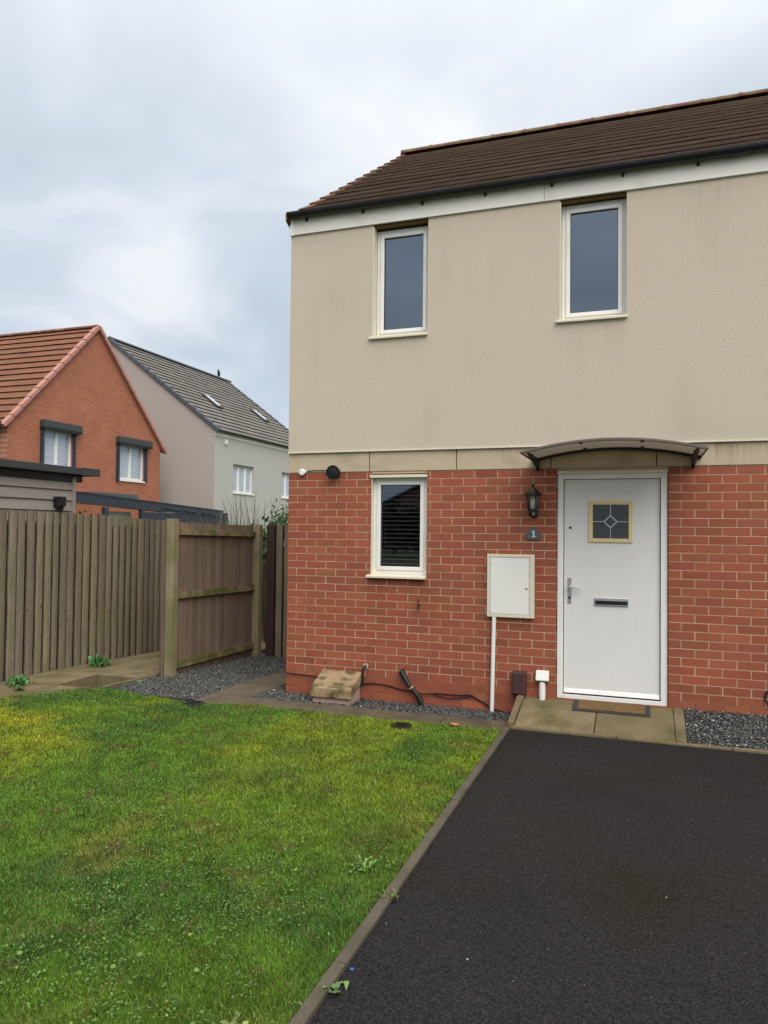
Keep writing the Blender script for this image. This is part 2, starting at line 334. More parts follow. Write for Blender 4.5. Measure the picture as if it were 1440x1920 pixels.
# door ramp slabs
def rz(x, y): return .005+.125*max(0, min(1, (y+.61)/.61))
g = MB()
slab(g, 2.44, 3.09, -.61, -.20, 0, .3, zf=rz); slab(g, 3.09, 3.715, -.61, -.20, 0, .3, zf=rz); slab(g, 2.44, 3.715, -.20, .02, 0, .3, zf=rz)
struct(g.build('doorstep_paving', 'slab_y', bevel=.003))

def edging(mb, p, q, w_, z0, z1, h=.2, cap=.9):
    p = Vector((*p, z0)); q = Vector((*q, z1)); d = (q-p); L_ = d.length; n = max(1, round(L_/cap)); side = Vector((-d.y, d.x, 0)).normalized()*w_/2
    for i in range(n):
        a = p+d*((i+.003)/n); b = p+d*((i+.997)/n); j = random.uniform(-.003, .003)
        dn = Vector((0, 0, -h)); a = a+Vector((0, 0, j)); b = b+Vector((0, 0, j))
        mb.hexa([a-side+dn, b-side+dn, b+side+dn, a+side+dn, a-side, b-side, b+side, a+side], jit(.1))
g = MB(); edging(g, (2.395, -16), (2.395, -.66), .05, .004, .008); tag(g.build('kerb_edging', 'kerb', bevel=.004), 'long narrow concrete edging strip between the lawn and the dark driveway', 'kerb')
g = MB(); edging(g, (2.42, -.632), (7.5, -.632), .045, .004, .004); tag(g.build('kerb_edging', 'slab_y', bevel=.004), 'low yellowish edging strip across the head of the driveway, in front of step and gravel', 'kerb')
g = MB(); edging(g, (2.412, -.605), (2.412, -.17), .05, .035, .135, cap=.5); edging(g, (2.412, -.165), (2.418, -.035), .058, .14, .155, cap=.2)
tag(g.build('kerb_edging', 'slab_y', bevel=.006), 'short sloping edging stone on the left side of the doorstep slabs, chipped at its top', 'kerb')
g = MB(); edging(g, (3.754, -.605), (3.754, -.01), .08, .012, .14, cap=.7); tag(g.build('kerb_edging', 'slab_y', bevel=.005), 'mossy sloping edging stone on the right side of the doorstep slabs', 'kerb')
g = MB(); edging(g, (-1.775, -.62), (-1.775, 5), .045, .005, -.18, cap=.9); tag(g.build('kerb_edging', 'slab_y', bevel=.004), 'thin edging between the alley paving and the grey gravel by the fence post', 'kerb')

# gravel beds -------------------------------------------------------------
def gravel(name, rects, dens, light, label):
    Vs, Ts, Cs = [], [], []; base = MB()
    ico = np.array([(0, 0, 1), (1, 0, 0), (0, 1, 0), (-1, 0, 0), (0, -1, 0), (0, 0, -1), ], float)
    tri = np.array([(0, 1, 2), (0, 2, 3), (0, 3, 4), (0, 4, 1), (5, 2, 1), (5, 3, 2), (5, 4, 3), (5, 1, 4)])
    tot = 0
    for (x0, x1, y0, y1, zf, zc) in rects:
        P = [(x0, y0), (x1, y0), (x1, y1), (x0, y1)]
        base.hexa([(x, y, -.4) for x, y in P]+[(x, y, zf(x, y)-.012) for x, y in P])
        n = int((x1-x0)*(y1-y0)*dens); X = rng.uniform(x0, x1, n); Y = rng.uniform(y0, y1, n)
        Z = np.array([zf(a, b) for a, b in zip(X, Y)])+rng.uniform(-.008, .006, n)
        s = rng.uniform(.006, .0125, n); ax = rng.uniform(.6, 1.3, (n, 3)); ax[:, 2] *= .7
        th = rng.uniform(0, 6.28, n); c, si = np.cos(th), np.sin(th)
        v = ico[None]*ax[:, None]*s[:, None, None]*(1+rng.uniform(-.25, .25, (n, 6, 1)))
        tl = rng.uniform(-.6, .6, n)[:, None]; v[:, :, 2] += v[:, :, 0]*tl
        vx = v[:, :, 0]*c[:, None]-v[:, :, 1]*si[:, None]; vy = v[:, :, 0]*si[:, None]+v[:, :, 1]*c[:, None]
        V = np.stack([vx+X[:, None], vy+Y[:, None], v[:, :, 2]+Z[:, None]], 2).reshape(-1, 3)
        Vs.append(V); Ts.append((tri[None]+(np.arange(n)*6)[:, None, None]+tot*6).reshape(-1, 3)); tot += n
        b = rng.uniform(.03, .15, n); b = np.where(rng.random(n) < light, rng.uniform(.3, .55, n), b)
        cc = np.stack([b*1.0, b*.99, b*.95], 1); Cs.append(np.repeat(cc, 6, axis=0))
    o = bigmesh(name, np.vstack(Vs), np.vstack(Ts), np.vstack(Cs), 'stones'); tag(o, label, None, kind='stuff')
    struct(base.build('gravel_bed', 'gbase'))
flat = lambda x, y: -.03+gz(y)
def gr_r(x, y): return .0+.135*max(0, min(1, (y+.61)/.61))
def gr_l(x, y): return -.035 if x < 1.8 else -.035
gravel('gravel', [(-1.75, -.645, -.66, 2.6, flat, 0), (-.185, .0, -.385, 3.2, flat, 0), (0, 2.385, -.385, .003, gr_l, 0)], 5200, .012, 'loose dark grey slate gravel beside the house wall and the fence')
gravel('gravel', [(3.80, 7.4, -.61, .003, gr_r, 0)], 7000, .045, 'grey gravel bed with white pebbles right of the front door')
# loose grit on tarmac
n = 420; 
X = rng.uniform(2.45, 6, n); Y = rng.uniform(-6, -.7, n); V = []; T = []
s = rng.uniform(.001, .0024, n); s[:7] = rng.uniform(.004, .007, 7)
base4 = np.array([(1, 0, 0), (0, 1, 0), (-1, 0, 0), (0, -1, 0), (0, 0, .8)])
V = (base4[None]*s[:, None, None]+np.stack([X, Y, np.full(n, -.0115)], 1)[:, None]).reshape(-1, 3)
T = (np.array([(0, 1, 4), (1, 2, 4), (2, 3, 4), (3, 0, 4)])[None]+(np.arange(n)*5)[:, None, None]).reshape(-1, 3)
tag(bigmesh('grit', V, T, np.repeat(rng.uniform(.1, .5, (n, 1)), 5, axis=0)*np.array([[1, 1, .95]]), 'stones'), 'tiny pale stone chips scattered on the dark driveway', None, kind='stuff')

# ================================================================== GRASS
def vnoise(x, y, sc, seed):
    r_ = np.random.default_rng(seed); G = r_.random((64, 64)); u = x*sc+100; v = y*sc+100
    i = np.floor(u).astype(int); j = np.floor(v).astype(int); a = u-i; b = v-j; a = a*a*(3-2*a); b = b*b*(3-2*b)
    g_ = lambda p, q: G[p % 64, q % 64]
    return (g_(i, j)*(1-a)+g_(i+1, j)*a)*(1-b)+(g_(i, j+1)*(1-a)+g_(i+1, j+1)*a)*b
def fbm(x, y, sc, seed): return (vnoise(x, y, sc, seed)*.5+vnoise(x, y, sc*2.1, seed+1)*.3+vnoise(x, y, sc*4.3, seed+2)*.2)
def sample(n, dmin=1.9):
    out_x, out_y = [], []
    tot = 0
    while tot < n:
        x = rng.uniform(-2.6, 2.37, 400000); y = rng.uniform(-5.9, -.58, 400000)
        k = inpoly(x, y)
        # inside the view wedge (a little wider)
        dx = x-CAM.x; dy = y-CAM.y; f_ = dx*fw.x+dy*fw.y; r_ = dx*rt.x+dy*rt.y
        d2 = dx*dx+dy*dy+2.6
        k &= (f_ > 1.2) & (np.abs(r_) < f_*.62+.35) & (rng.random(400000) < np.minimum(1, 9./d2))
        out_x.append(x[k]); out_y.append(y[k]); tot += k.sum()
    return np.concatenate(out_x)[:n], np.concatenate(out_y)[:n]
def grass_col(x, y):
    n = len(x)
    far = np.clip((y+3.6)/1.6, 0, 1); left = np.clip((1.2-x)/3.0, 0, 1)
    yel = np.clip((fbm(x, y, 1.0, 3)-.40)*4.2, 0, 1)*np.clip(.06+.95*far*(.4+.6*left)+.10*left, 0, 1)
    dry = np.clip((fbm(x, y, 2.3, 40)-.64)*6, 0, 1)*.45
    green = np.array([.092, .185, .014]); yg = np.array([.275, .305, .010]); dg = np.array([.056, .135, .018]); br = np.array([.21, .165, .04])
    d = np.clip((fbm(x, y, 2.0, 77)-.38)*3, 0, 1)[:, None]
    c = green*(1-d)+dg*d; c = c*(1-yel[:, None])+yg*yel[:, None]; c = c*(1-dry[:, None])+br*dry[:, None]
    r_ = rng.random(n)[:, None]; c = np.where(r_ < .10, c*.5+np.array([.20, .17, .05])*.5, c)
    c = c*(.72+.56*vnoise(x, y, 11, 501)*1.0)[:, None]; fl = np.clip((vnoise(x, y, 7, 601)*.6+vnoise(x, y, 17, 602)*.4-.72)*9, 0, 1)[:, None]*.6; c = c*(1-fl)+np.array([.13, .095, .04])*fl
    return c*rng.uniform(.62, 1.45, (n, 1))
NB = 480000
x, y = sample(NB)
bare = fbm(x, y, 3.1, 200); keep = (bare < .68) | (rng.random(NB) < .6)
nearleft = ((x < -.1) & (y < -4.3)); 
x, y = x[keep], y[keep]; n = len(x)
h = rng.uniform(.012, .027, n)*(.75+.6*fbm(x, y, 3, 9)); h *= np.where(rng.random(n) < .02, 1.7, 1)
dist = np.sqrt((x-CAM.x)**2+(y-CAM.y)**2)
wd = rng.uniform(.0009, .0018, n)*np.clip(dist/3.0, .9, 2.2)
th = rng.uniform(0, 2*np.pi, n); le = rng.uniform(.1, .95, n)*h; la = rng.uniform(0, 2*np.pi, n)
bx_, by_ = np.cos(th)*wd, np.sin(th)*wd; lx, ly = np.cos(la)*le, np.sin(la)*le
z0 = np.full(n, -.014)
V = np.zeros((n, 5, 3))
V[:, 0] = np.stack([x-bx_, y-by_, z0], 1); V[:, 1] = np.stack([x+bx_, y+by_, z0], 1)
V[:, 2] = np.stack([x-bx_*.8+lx*.35, y-by_*.8+ly*.35, z0+h*.6], 1); V[:, 3] = np.stack([x+bx_*.8+lx*.35, y+by_*.8+ly*.35, z0+h*.6], 1)
V[:, 4] = np.stack([x+lx, y+ly, z0+h*.95], 1)
T = (np.array([(0, 1, 3), (0, 3, 2), (2, 3, 4)])[None]+(np.arange(n)*5)[:, None, None]).reshape(-1, 3)
C = np.repeat(grass_col(x, y)[:, None], 5, axis=1).reshape(-1, 3)
tag(bigmesh('grass', V.reshape(-1, 3), T, C, 'grass'), 'short mown lawn grass in patchy greens, yellow towards the path', None, kind='stuff')
# clover and broad-leaved weeds
NC = 90000
x, y = sample(NC)
pc = fbm(x, y, 1.5, 310)*.6+.4*fbm(x, y, 4, 320)
keep = rng.random(NC) < np.clip((pc-.47)*3, .02, .34)*np.clip(1.15-(y+5)/4.2, .12, 1); x, y = x[keep], y[keep]; n = len(x)
s = rng.uniform(.0028, .0065, n)*np.where(rng.random(n) < .03, 1.9, 1); ang = rng.uniform(0, 6.28, n); tx = rng.uniform(-.55, .55, n); ty = rng.uniform(-.55, .55, n); zc = rng.uniform(.008, .030, n)
k6 = np.array([(0, 0)]+[(math.cos(a)*r_, math.sin(a)*r_) for a, r_ in zip(np.linspace(0, 2*np.pi, 7)[:6], (1.2, .85, .8, .7, .8, .85))])
u = k6[None, :, 0]*s[:, None]; v = k6[None, :, 1]*s[:, None]
X = x[:, None]+u*np.cos(ang)[:, None]-v*np.sin(ang)[:, None]; Y = y[:, None]+u*np.sin(ang)[:, None]+v*np.cos(ang)[:, None]
Z = zc[:, None]+(X-x[:, None])*tx[:, None]+(Y-y[:, None])*ty[:, None]; Z[:, 0] -= .002
V = np.stack([X, Y, Z], 2).reshape(-1, 3); T = (np.array([(0, i, i % 6+1) for i in range(1, 7)])[None]+(np.arange(n)*7)[:, None, None]).reshape(-1, 3)
cc = np.array([.075, .155, .026])*rng.uniform(.45, 1.35, (n, 1))*np.where(rng.random((n, 1)) < .04, np.array([[1.9, 1.2, .9]]), 1)
tag(bigmesh('clover', V, T, np.repeat(cc[:, None], 7, axis=1).reshape(-1, 3), 'grass'), 'small round clover and weed leaves spread through the lawn', None, kind='stuff')

def rosette(name, label, c, n, ln, wd_, col, z=0, upf=.5, cat='weed', group=None, parentless=True, spread=.02):
    V, T, C = [], [], []
    for i in range(n):
        a = random.uniform(0, 6.28); e_ = random.uniform(.2, 1)*upf*1.4; L_ = ln*random.uniform(.5, 1.1); w_ = wd_*random.uniform(.7, 1.2)
        o = Vector((c[0]+random.gauss(0, spread), c[1]+random.gauss(0, spread), z)); d = Vector((math.cos(a), math.sin(a), 0)); s_ = Vector((-d.y, d.x, 0))
        b = len(V)
        for t_, ww, hh in ((0, .15, 0), (.4, .8, .75), (.7, 1, 1.0), (.9, .6, .95)):
            q = o+d*L_*t_*math.cos(e_)+Vector((0, 0, L_*hh*math.sin(e_))); V += [q-s_*w_*ww/2, q+s_*w_*ww/2]
        V.append(o+d*L_*math.cos(e_)+Vector((0, 0, L_*.85*math.sin(e_))))
        for k in range(3): T += [(b+2*k, b+2*k+1, b+2*k+3), (b+2*k, b+2*k+3, b+2*k+2)]
        T.append((b+6, b+7, b+8)); g_ = random.uniform(.6, 1.5); C += [tuple(v_*g_ for v_ in col)]*9
    o = bigmesh(name, np.array(V)-np.array([[c[0], c[1], z]]), np.array(T), np.array(C), 'leaf'); o.location = (c[0], c[1], z)
    return tag(o, label, cat, group)
G1 = (.05, .15, .035)
rosette('weed', 'bright green weed tuft at the foot of the left fence, further back', (-2.70, .41), 70, .12, .035, G1, -.02, .9, spread=.05)
rosette('weed', 'low green weeds at the foot of the left fence, nearest the photo edge', (-2.66, -.85), 60, .10, .035, G1, 0, .7, spread=.07)
rosette('weed', 'small weeds on the paving just in front of the fence weeds, at the lawn edge', (-2.45, -1.05), 25, .07, .025, (.07, .15, .04), 0, .5, spread=.02)
rosette('weed', 'tiny pale green weed growing in the gravel in front of the fence post', (-1.62, -.22), 16, .05, .02, (.09, .17, .06), -.03, .8)
rosette('weed', 'yellowish weed growing over the kerb onto the driveway, middle of the strip', (2.415, -3.72), 22, .035, .010, (.11, .14, .03), 0, .8, spread=.02)
rosette('weed', 'small green weed on the driveway side of the kerb, nearest the camera', (2.44, -4.40), 14, .038, .018, (.08, .14, .04), -.01, .6, spread=.02)
rosette('dandelion', 'yellow-green grassy tuft in the lawn at bottom left', (.62, -4.75), 40, .11, .009, (.13, .2, .03), 0, .7, spread=.02)
rosette('dandelion', 'pale flat weed rosette in the lawn beside the kerb, bottom of the photo', (2.22, -4.75), 18, .045, .018, (.13, .18, .04), .01, .5, spread=.02)
rosette('dandelion', 'green weed rosette in the lawn next to the kerb, halfway along the driveway', (2.20, -3.50), 22, .045, .013, (.10, .2, .035), .01, .7, spread=.03)
for q, (c, lb) in enumerate([((-.5, -.90), 'round dark drain cover at the path corner, left'), ((1.55, -.93), 'round dark drain cover sunk in the grass by the path, right')]):
    g = MB(); g.lathe([(.02, -.06), (.095, -.06), (.095, .004), (.085, .007), (.02, .007)], (c[0], c[1], 0), n=28)
    for k in range(-3, 4): g.box(c[0]-.06, c[0]+.06, c[1]+k*.02-.004, c[1]+k*.02+.004, .006, .010)
    tag(g.build('drain_cover', 'blackm'), lb, 'drain cover', 'drain covers at the lawn edge')
g = MB(); pts = [(0, 0, .012), (.03, .012, .022), (.055, 0, .018), (.03, -.02, .012), (.0, -.028, .02), (-.03, -.014, .024), (-.052, 0, .016), (-.03, .022, .014), (0, .03, .022)]
vs = [(1.965+a, -.80+b, c+.004) for a, b, c in pts]; g.add(vs, [(0, i, i % 8+1) for i in range(1, 9)]); tag(g.build('fallen_leaf', 'dryleaf', fix=False), 'orange-brown fallen leaf on the grass by the path', 'leaf')
g = MB(); g.lathe([(.001, 0), (.008, .001), (.009, .004), (.006, .006), (.001, .006)], (2.445, -4.27, -.0115), n=12); tag(g.build('bottle_cap', 'blue'), 'tiny blue plastic cap on the driveway against the kerb', 'cap')

# ================================================================== MAIN HOUSE
XR = 7.4; HD = 7.4; ZB = 2.22; BX = .2183; BH = .075
H = thing('terraced_house', 'end terrace house with beige render above red brick and a white front door', 'house')
WIN = [(.917, 1.487), (2.742, 3.325)]
op_low = [(.917, 1.490, 1.195, 2.20), (2.720, 3.675, -1, 2.205)]
def course_bricks(mb, z0, z1, even, yf=0, xa=0, xb=XR):
    # intervals not covered by openings
    iv = [(xa, xb)]
    for a, b, c, d in op_low:
        if z1 > c+.02 and z0 < d-.02:
            nv = []
            for p, q in iv:
                if p < a: nv.append((p, min(q, a)))
                if q > b: nv.append((max(p, b), q))
            iv = [t for t in nv if t[1]-t[0] > .02]
    for p, q in iv:
        ph = 3.778 if p > 3.2 else .213
        if even: ph += BX/2
        k = math.floor((p-ph)/BX); js = [p]; 
        while True:
            k += 1; j = ph+k*BX
            if j > q-.025: break
            if j > p+.025: js.append(j)
        js.append(q)
        for i in range(len(js)-1):
            a = js[i]+(.005 if i else 0)+random.uniform(-.001, .001); b = js[i+1]-(.005 if i < len(js)-2 else 0)+random.uniform(-.001, .001)
            v = random.gauss(1, .065); c = (v*random.gauss(1, .025), v*random.gauss(1, .06), v*random.gauss(1, .06))
            if random.random() < .05: c = tuple(t*.86 for t in c)
            yj = yf+random.uniform(-.0012, .0012)
            mb.box(a, b, yj, yf+.05, z0+.005, z1-.005, c)
bw = MB(); pw = MB(); pw2 = MB()
for k in range(1, 32):
    z1 = ZB-(k-1)*BH; z0 = z1-BH
    if k <= 27: course_bricks(bw, z0, z1, k % 2 == 0)
    else: course_bricks(pw, z0, z1, k % 2 == 0, xb=2.720); course_bricks(pw2, z0, z1, k % 2 == 0, xa=3.675)
wall_l = bw.build('wall', 'brick', H)
pw.build('plinth', 'brick', H); pw2.build('plinth', 'brick', H)
def wall_with_openings(mb, x0, x1, y0, y1, z0, z1, ops):
    xs = sorted({x0, x1, *[max(x0, min(x1, t)) for o_ in ops for t in o_[:2]]}); zs = sorted({z0, z1, *[max(z0, min(z1, t)) for o_ in ops for t in o_[2:]]})
    for i in range(len(xs)-1):
        run = None
        for j in range(len(zs)-1):
            cxm = (xs[i]+xs[i+1])/2; czm = (zs[j]+zs[j+1])/2
            if any(a < cxm < b and c < czm < d for a, b, c, d in ops): 
                if run is not None: mb.box(xs[i], xs[i+1], y0, y1, run, zs[j]); run = None
            elif run is None: run = zs[j]
        if run is not None: mb.box(xs[i], xs[i+1], y0, y1, run, z1)
g = MB(); wall_with_openings(g, .004, XR, .0045, .29, ZB-27*BH, ZB, op_low); g.build('mortar', 'mortar', wall_l)
g = MB(); wall_with_openings(g, .004, XR, .0045, .29, ZB-31*BH, ZB-27*BH-.001, [(2.720, 3.675, .13, 9)]); g.build('plinth_mortar', 'plinth_mortar', wall_l)
# left side wall (gable) and back wall: brick below, render above
g = MB(); g.box(0.0, .29, .292, HD-.3, -.3, ZB); g.box(0.0, .0036, .0512, .2915, -.3, ZB); g.build('side_wall', brickmat('side_brick', (.30, .07, .042), (.25, .055, .035), (.40, .24, .155), 'y'), H)
g = MB(); g.box(0, XR, HD-.298, HD, -.3, 4.88); g.build('rear_wall', 'render', H)
g = MB(); g.prism([(.30, ZB+.002), (HD-.301, ZB+.002), (HD-.301, 4.90), (3.75, 7.38), (.30, 5.02)], 'x', .008, .26); g.build('gable_wall', 'render', H)
# reveal returns of brick openings show mortar box sides; stone band
g = MB(); xs = [.001, .893, 1.781, 2.668, 3.577, 4.47, 5.36, 6.25, XR]
for i in range(len(xs)-1): g.box(xs[i]+.005, xs[i+1]-.005, -.006, .288, ZB+.003, 2.425, jit(.04))
g.build('stone_band', 'stone', H, bevel=.003)
g = MB(); g.box(.012, XR, .004, .28, ZB+.001, 2.42); g.build('band_joint', 'joint', H)
# upper rendered wall
ops = [(WIN[0][0], WIN[0][1], 3.545, 4.70), (WIN[1][0], WIN[1][1], 3.56, 4.70)]
g = MB(); wall_with_openings(g, .006, XR, -.024, .29, 2.428, 4.86, ops); g.build('upper_wall', 'render', H)
g = MB(); g.box(.001, XR, -.031, -.0245, 2.421, 2.434); g.build('render_bead', 'cream', H)
# slim corner bead
# fascia
g = MB(); g.box(.006, 2.6, -.043, -.0245, 4.690, 4.885); g.box(2.603, XR, -.043, -.0245, 4.688, 4.885)
g.box(.006, XR, -.0455, -.0435, 4.690, 4.700); fa = g.build('fascia', 'fascia', H, bevel=.001)
g = MB(); g.box(-.002, .045, -.048, -.02, 4.686, 4.80); g.build('fascia_end', 'white', fa)
# gutter
g = MB(); n = 10; yc, zc_, rr = -.092, 4.893, .056
prof = [(yc+rr*math.cos(a), zc_-rr*math.sin(a)) for a in np.linspace(0, math.pi, n)]+[(yc+(rr-.004)*math.cos(a), zc_-(rr-.004)*math.sin(a)) for a in np.linspace(math.pi, 0, n)]
g.prism(prof, 'x', .016, XR)
for xx in (2.15, 4.12, 6.0): g.prism([(yc+(rr+.005)*math.cos(a), zc_-(rr+.005)*math.sin(a)) for a in np.linspace(0, math.pi, n)]+[(yc+(rr-.002)*math.cos(a), zc_-(rr-.002)*math.sin(a)) for a in np.linspace(math.pi, 0, n)], 'x', xx, xx+.12)
g.prism([(yc+(rr+.004)*math.cos(a), zc_-(rr+.004)*math.sin(a)) for a in np.linspace(0, math.pi, n)], 'x', .010, .018)
gut = g.build('gutter', 'black', H)
for xx in np.arange(.18, XR, .62):
    g = MB(); g.prism([(yc+(rr+.006)*math.cos(a), zc_-(rr+.006)*math.sin(a)) for a in np.linspace(.1, math.pi-.1, n)]+[(yc+(rr+.001)*math.cos(a), zc_-(rr+.001)*math.sin(a)) for a in np.linspace(math.pi-.1, .1, n)], 'x', xx, xx+.022)
    g.prism([(-.052, 4.815), (-.044, 4.81), (-.044, 4.87), (-.09, 4.86), (-.08, 4.84)], 'x', xx, xx+.022)
    g.build('bracket', 'black', gut)
# roof
def roof_slope(mb, P0, along, upv, L_, S, tw, gauge, th, lip, vary=.12, lipcol=(2.0, 2.1, 2.1), body=(1, 1, 1), lift=.012, stag=True, profile=False):
    P0 = Vector(P0); a = Vector(along).normalized(); u_ = Vector(upv).normalized(); nrm = a.cross(u_)
    if nrm.z < 0: nrm = -nrm
    rows = int(round(S/gauge)); gauge = S/rows
    for r_ in range(rows):
        rowv = random.uniform(.88, 1.1); s0 = r_*gauge; s1 = s0+gauge*1.08; o = (tw/2 if (stag and r_ % 2) else 0); t_ = -o
        while t_ < L_-.01:
            t0 = max(0, t_)+.0006; t1 = min(L_, t_+tw)-.0006; t_ += tw
            if t1-t0 < .02: continue
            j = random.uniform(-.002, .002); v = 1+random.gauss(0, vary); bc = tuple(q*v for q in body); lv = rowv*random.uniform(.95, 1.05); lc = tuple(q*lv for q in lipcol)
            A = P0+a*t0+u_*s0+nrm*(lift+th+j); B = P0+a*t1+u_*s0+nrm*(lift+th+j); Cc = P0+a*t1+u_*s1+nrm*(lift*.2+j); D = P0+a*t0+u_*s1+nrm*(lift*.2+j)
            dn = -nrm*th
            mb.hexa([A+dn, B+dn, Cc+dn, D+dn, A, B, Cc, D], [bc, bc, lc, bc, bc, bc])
EY, EZ, RY, RZ = -.04, 4.90, 3.75, 7.40
up_f = (0, RY-EY, RZ-EZ); S = math.hypot(RY-EY, RZ-EZ)
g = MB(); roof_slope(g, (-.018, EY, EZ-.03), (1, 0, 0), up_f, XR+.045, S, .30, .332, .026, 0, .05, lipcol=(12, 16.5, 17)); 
roof = g.build('roof', 'tile', H)
g = MB(); roof_slope(g, (-.018, HD+.04, EZ-.03), (1, 0, 0), (0, -(HD+.04-RY), RZ-EZ), XR+.045, math.hypot(HD+.04-RY, RZ-EZ), .30, .332, .022, 0); g.build('rear_slope', 'tile', roof)
g = MB(); g.prism([(EY+.06, EZ-.035), (RY, RZ-.045), (HD+.06, EZ-.035), (HD+.06, EZ-.07), (RY, RZ-.10), (EY+.06, EZ-.07)], 'x', -.01, XR); g.build('underlay', 'dark', roof)
g = MB(); x = -.022
while x < XR:
    n = 10; yo = RY; zo = RZ-.03
    p1 = [(yo+.115*math.cos(a), zo+.085*math.sin(a)) for a in np.linspace(0, math.pi, n)]; g.prism(p1, 'x', x, x+.445)
    p1 = [(yo+.122*math.cos(a), zo+.092*math.sin(a)) for a in np.linspace(0, math.pi, n)]; g.prism(p1, 'x', x+.44, x+.475); x += .47
g.build('ridge_tiles', 'ridge', roof)
# verge units stepping up the left edge
uf = Vector(up_f).normalized(); nf = Vector((1, 0, 0)).cross(uf); rows = int(round(S/.332)); ga = S/rows
for side in (0, 1):
    uu = uf if side == 0 else Vector((0, -uf.y, uf.z)); nn = nf if side == 0 else Vector((0, -nf.y, nf.z)); y0 = EY if side == 0 else HD+.04
    for r_ in range(rows):
        g = MB(); P = Vector((0, y0, EZ-.03))+uu*(r_*ga-.012)
        q = [P+nn*.040, P+uu*(ga+.0)+nn*.022, P+uu*(ga)-nn*.055, P-nn*.055]
        g.hexa([Vector((-.034, *t.yz)) for t in q]+[Vector((.05, *t.yz)) for t in q], jit(.2)); g.build('verge_tile', 'ridge', roof, bevel=.006)
g = MB(); g.prism([(EY-.02, 4.84), (EY-.025, 4.925), (EY+.03, 4.955), (EY+.14, 4.99), (EY+.14, 4.84), (EY+.07, 4.80)], 'x', -.046, -.028); g.build('verge_cap', 'ridge', roof, bevel=.004)

# windows ------------------------------------------------------------------
def window(par, x0, x1, z0, z1, yf, glassmat, sill, fw1=.042, fw2=.038, dep=.07, blind=False):
    g = MB()
    def ring(a0, a1, b0, b1, t, ya, yb): 
        g.box(a0, a0+t, ya, yb, b0, b1); g.box(a1-t, a1, ya, yb, b0, b1); g.box(a0+t, a1-t, ya, yb, b0, b0+t); g.box(a0+t, a1-t, ya, yb, b1-t, b1)
    ring(x0, x1, z0, z1, fw1, yf, yf+dep); w_ = g.build('window', 'white', par, bevel=.003)
    g = MB(); 
    a0, a1, b0, b1 = x0+fw1-.004, x1-fw1+.004, z0+fw1-.004, z1-fw1+.004
    ring(a0, a1, b0, b1, fw2, yf-.012, yf+.045); g.build('casement', 'white', w_, bevel=.005)
    i0, i1, j0, j1 = a0+fw2, a1-fw2, b0+fw2, b1-fw2
    g = MB(); ring(i0-.001, i1+.001, j0-.001, j1+.001, .006, yf+.004, yf+.012); g.build('gasket', 'black', w_)
    g = MB(); g.box(i0-.003, i1+.003, yf+.014, yf+.02, j0-.003, j1+.003); g.build('pane', glassmat, w_)
    g = MB(); s0, s1, sz0, sz1 = sill; g.prism([(-.055, sz0), (yf+.02, sz0), (yf+.02, sz1+.012), (-.05, sz1), (-.055, sz1-.006)], 'x', s0, s1); g.build('sill', 'cream', w_, bevel=.003)
    return w_, (i0, i1, j0, j1)
w1, _ = window(H, .925, 1.487, 3.572, 4.655, .075, 'glass', (.886, 1.491, 3.535, 3.560))
w2, _ = window(H, 2.75, 3.325, 3.582, 4.665, .075, 'glass', (2.712, 3.334, 3.548, 3.573))
w3, b3 = window(H, .922, 1.485, 1.207, 2.165, .055, 'glass_low', (.884, 1.489, 1.170, 1.196))
for (a, b) in WIN:
    g = MB()
    for k in range(3): g.box(a+.002, b-.002, .0+k*.035, .022+k*.035, 4.668+.006*k, 4.70)
    g.build('head_trim', 'joint', H)
for a, z0 in ((WIN[0][0], 3.56), (WIN[1][0], 3.575)):
    g = MB(); g.box(a-.004, a+.008, -.027, .07, z0, 4.668); g.build('reveal_bead', 'cream', H)
g = MB(); g.box(.905, 1.492, -.022, .05, 2.158, 2.186); g.build('head_drip', 'cream', w3, bevel=.003)
g = MB(); g.box(.915, 1.492, .012, .28, 2.186, 2.219); g.build('lintel_gap', 'dark', w3)
g = MB(); g.box(.9175, .924, -.004, .06, 1.197, 2.158); g.build('seal', 'cream', w3)
g = MB(); i0, i1, j0, j1 = b3
for k in range(19):
    zz_ = j1-.02-k*(j1-j0)/19.; g.hexa([(i0, .10, zz_), (i1, .10, zz_), (i1, .124, zz_+.006), (i0, .124, zz_+.006), (i0, .10, zz_+.002), (i1, .10, zz_+.002), (i1, .124, zz_+.008), (i0, .124, zz_+.008)])
g.tube([(i0+.04, .095, j1-.25), (i0+.028, .094, j1-.45), (i0+.03, .095, j1-.6)], .002, 6)
g.build('blind', 'blindd', w3)
# dark room volume behind windows
g = MB(); g.box(.3, XR, .9, .92, -.2, 4.8); g.build('inner_wall', 'dark', H)
g = MB(); g.box(.3, XR, .3, .92, 2.38, 2.44); g.build('inner_floor', 'dark', H)

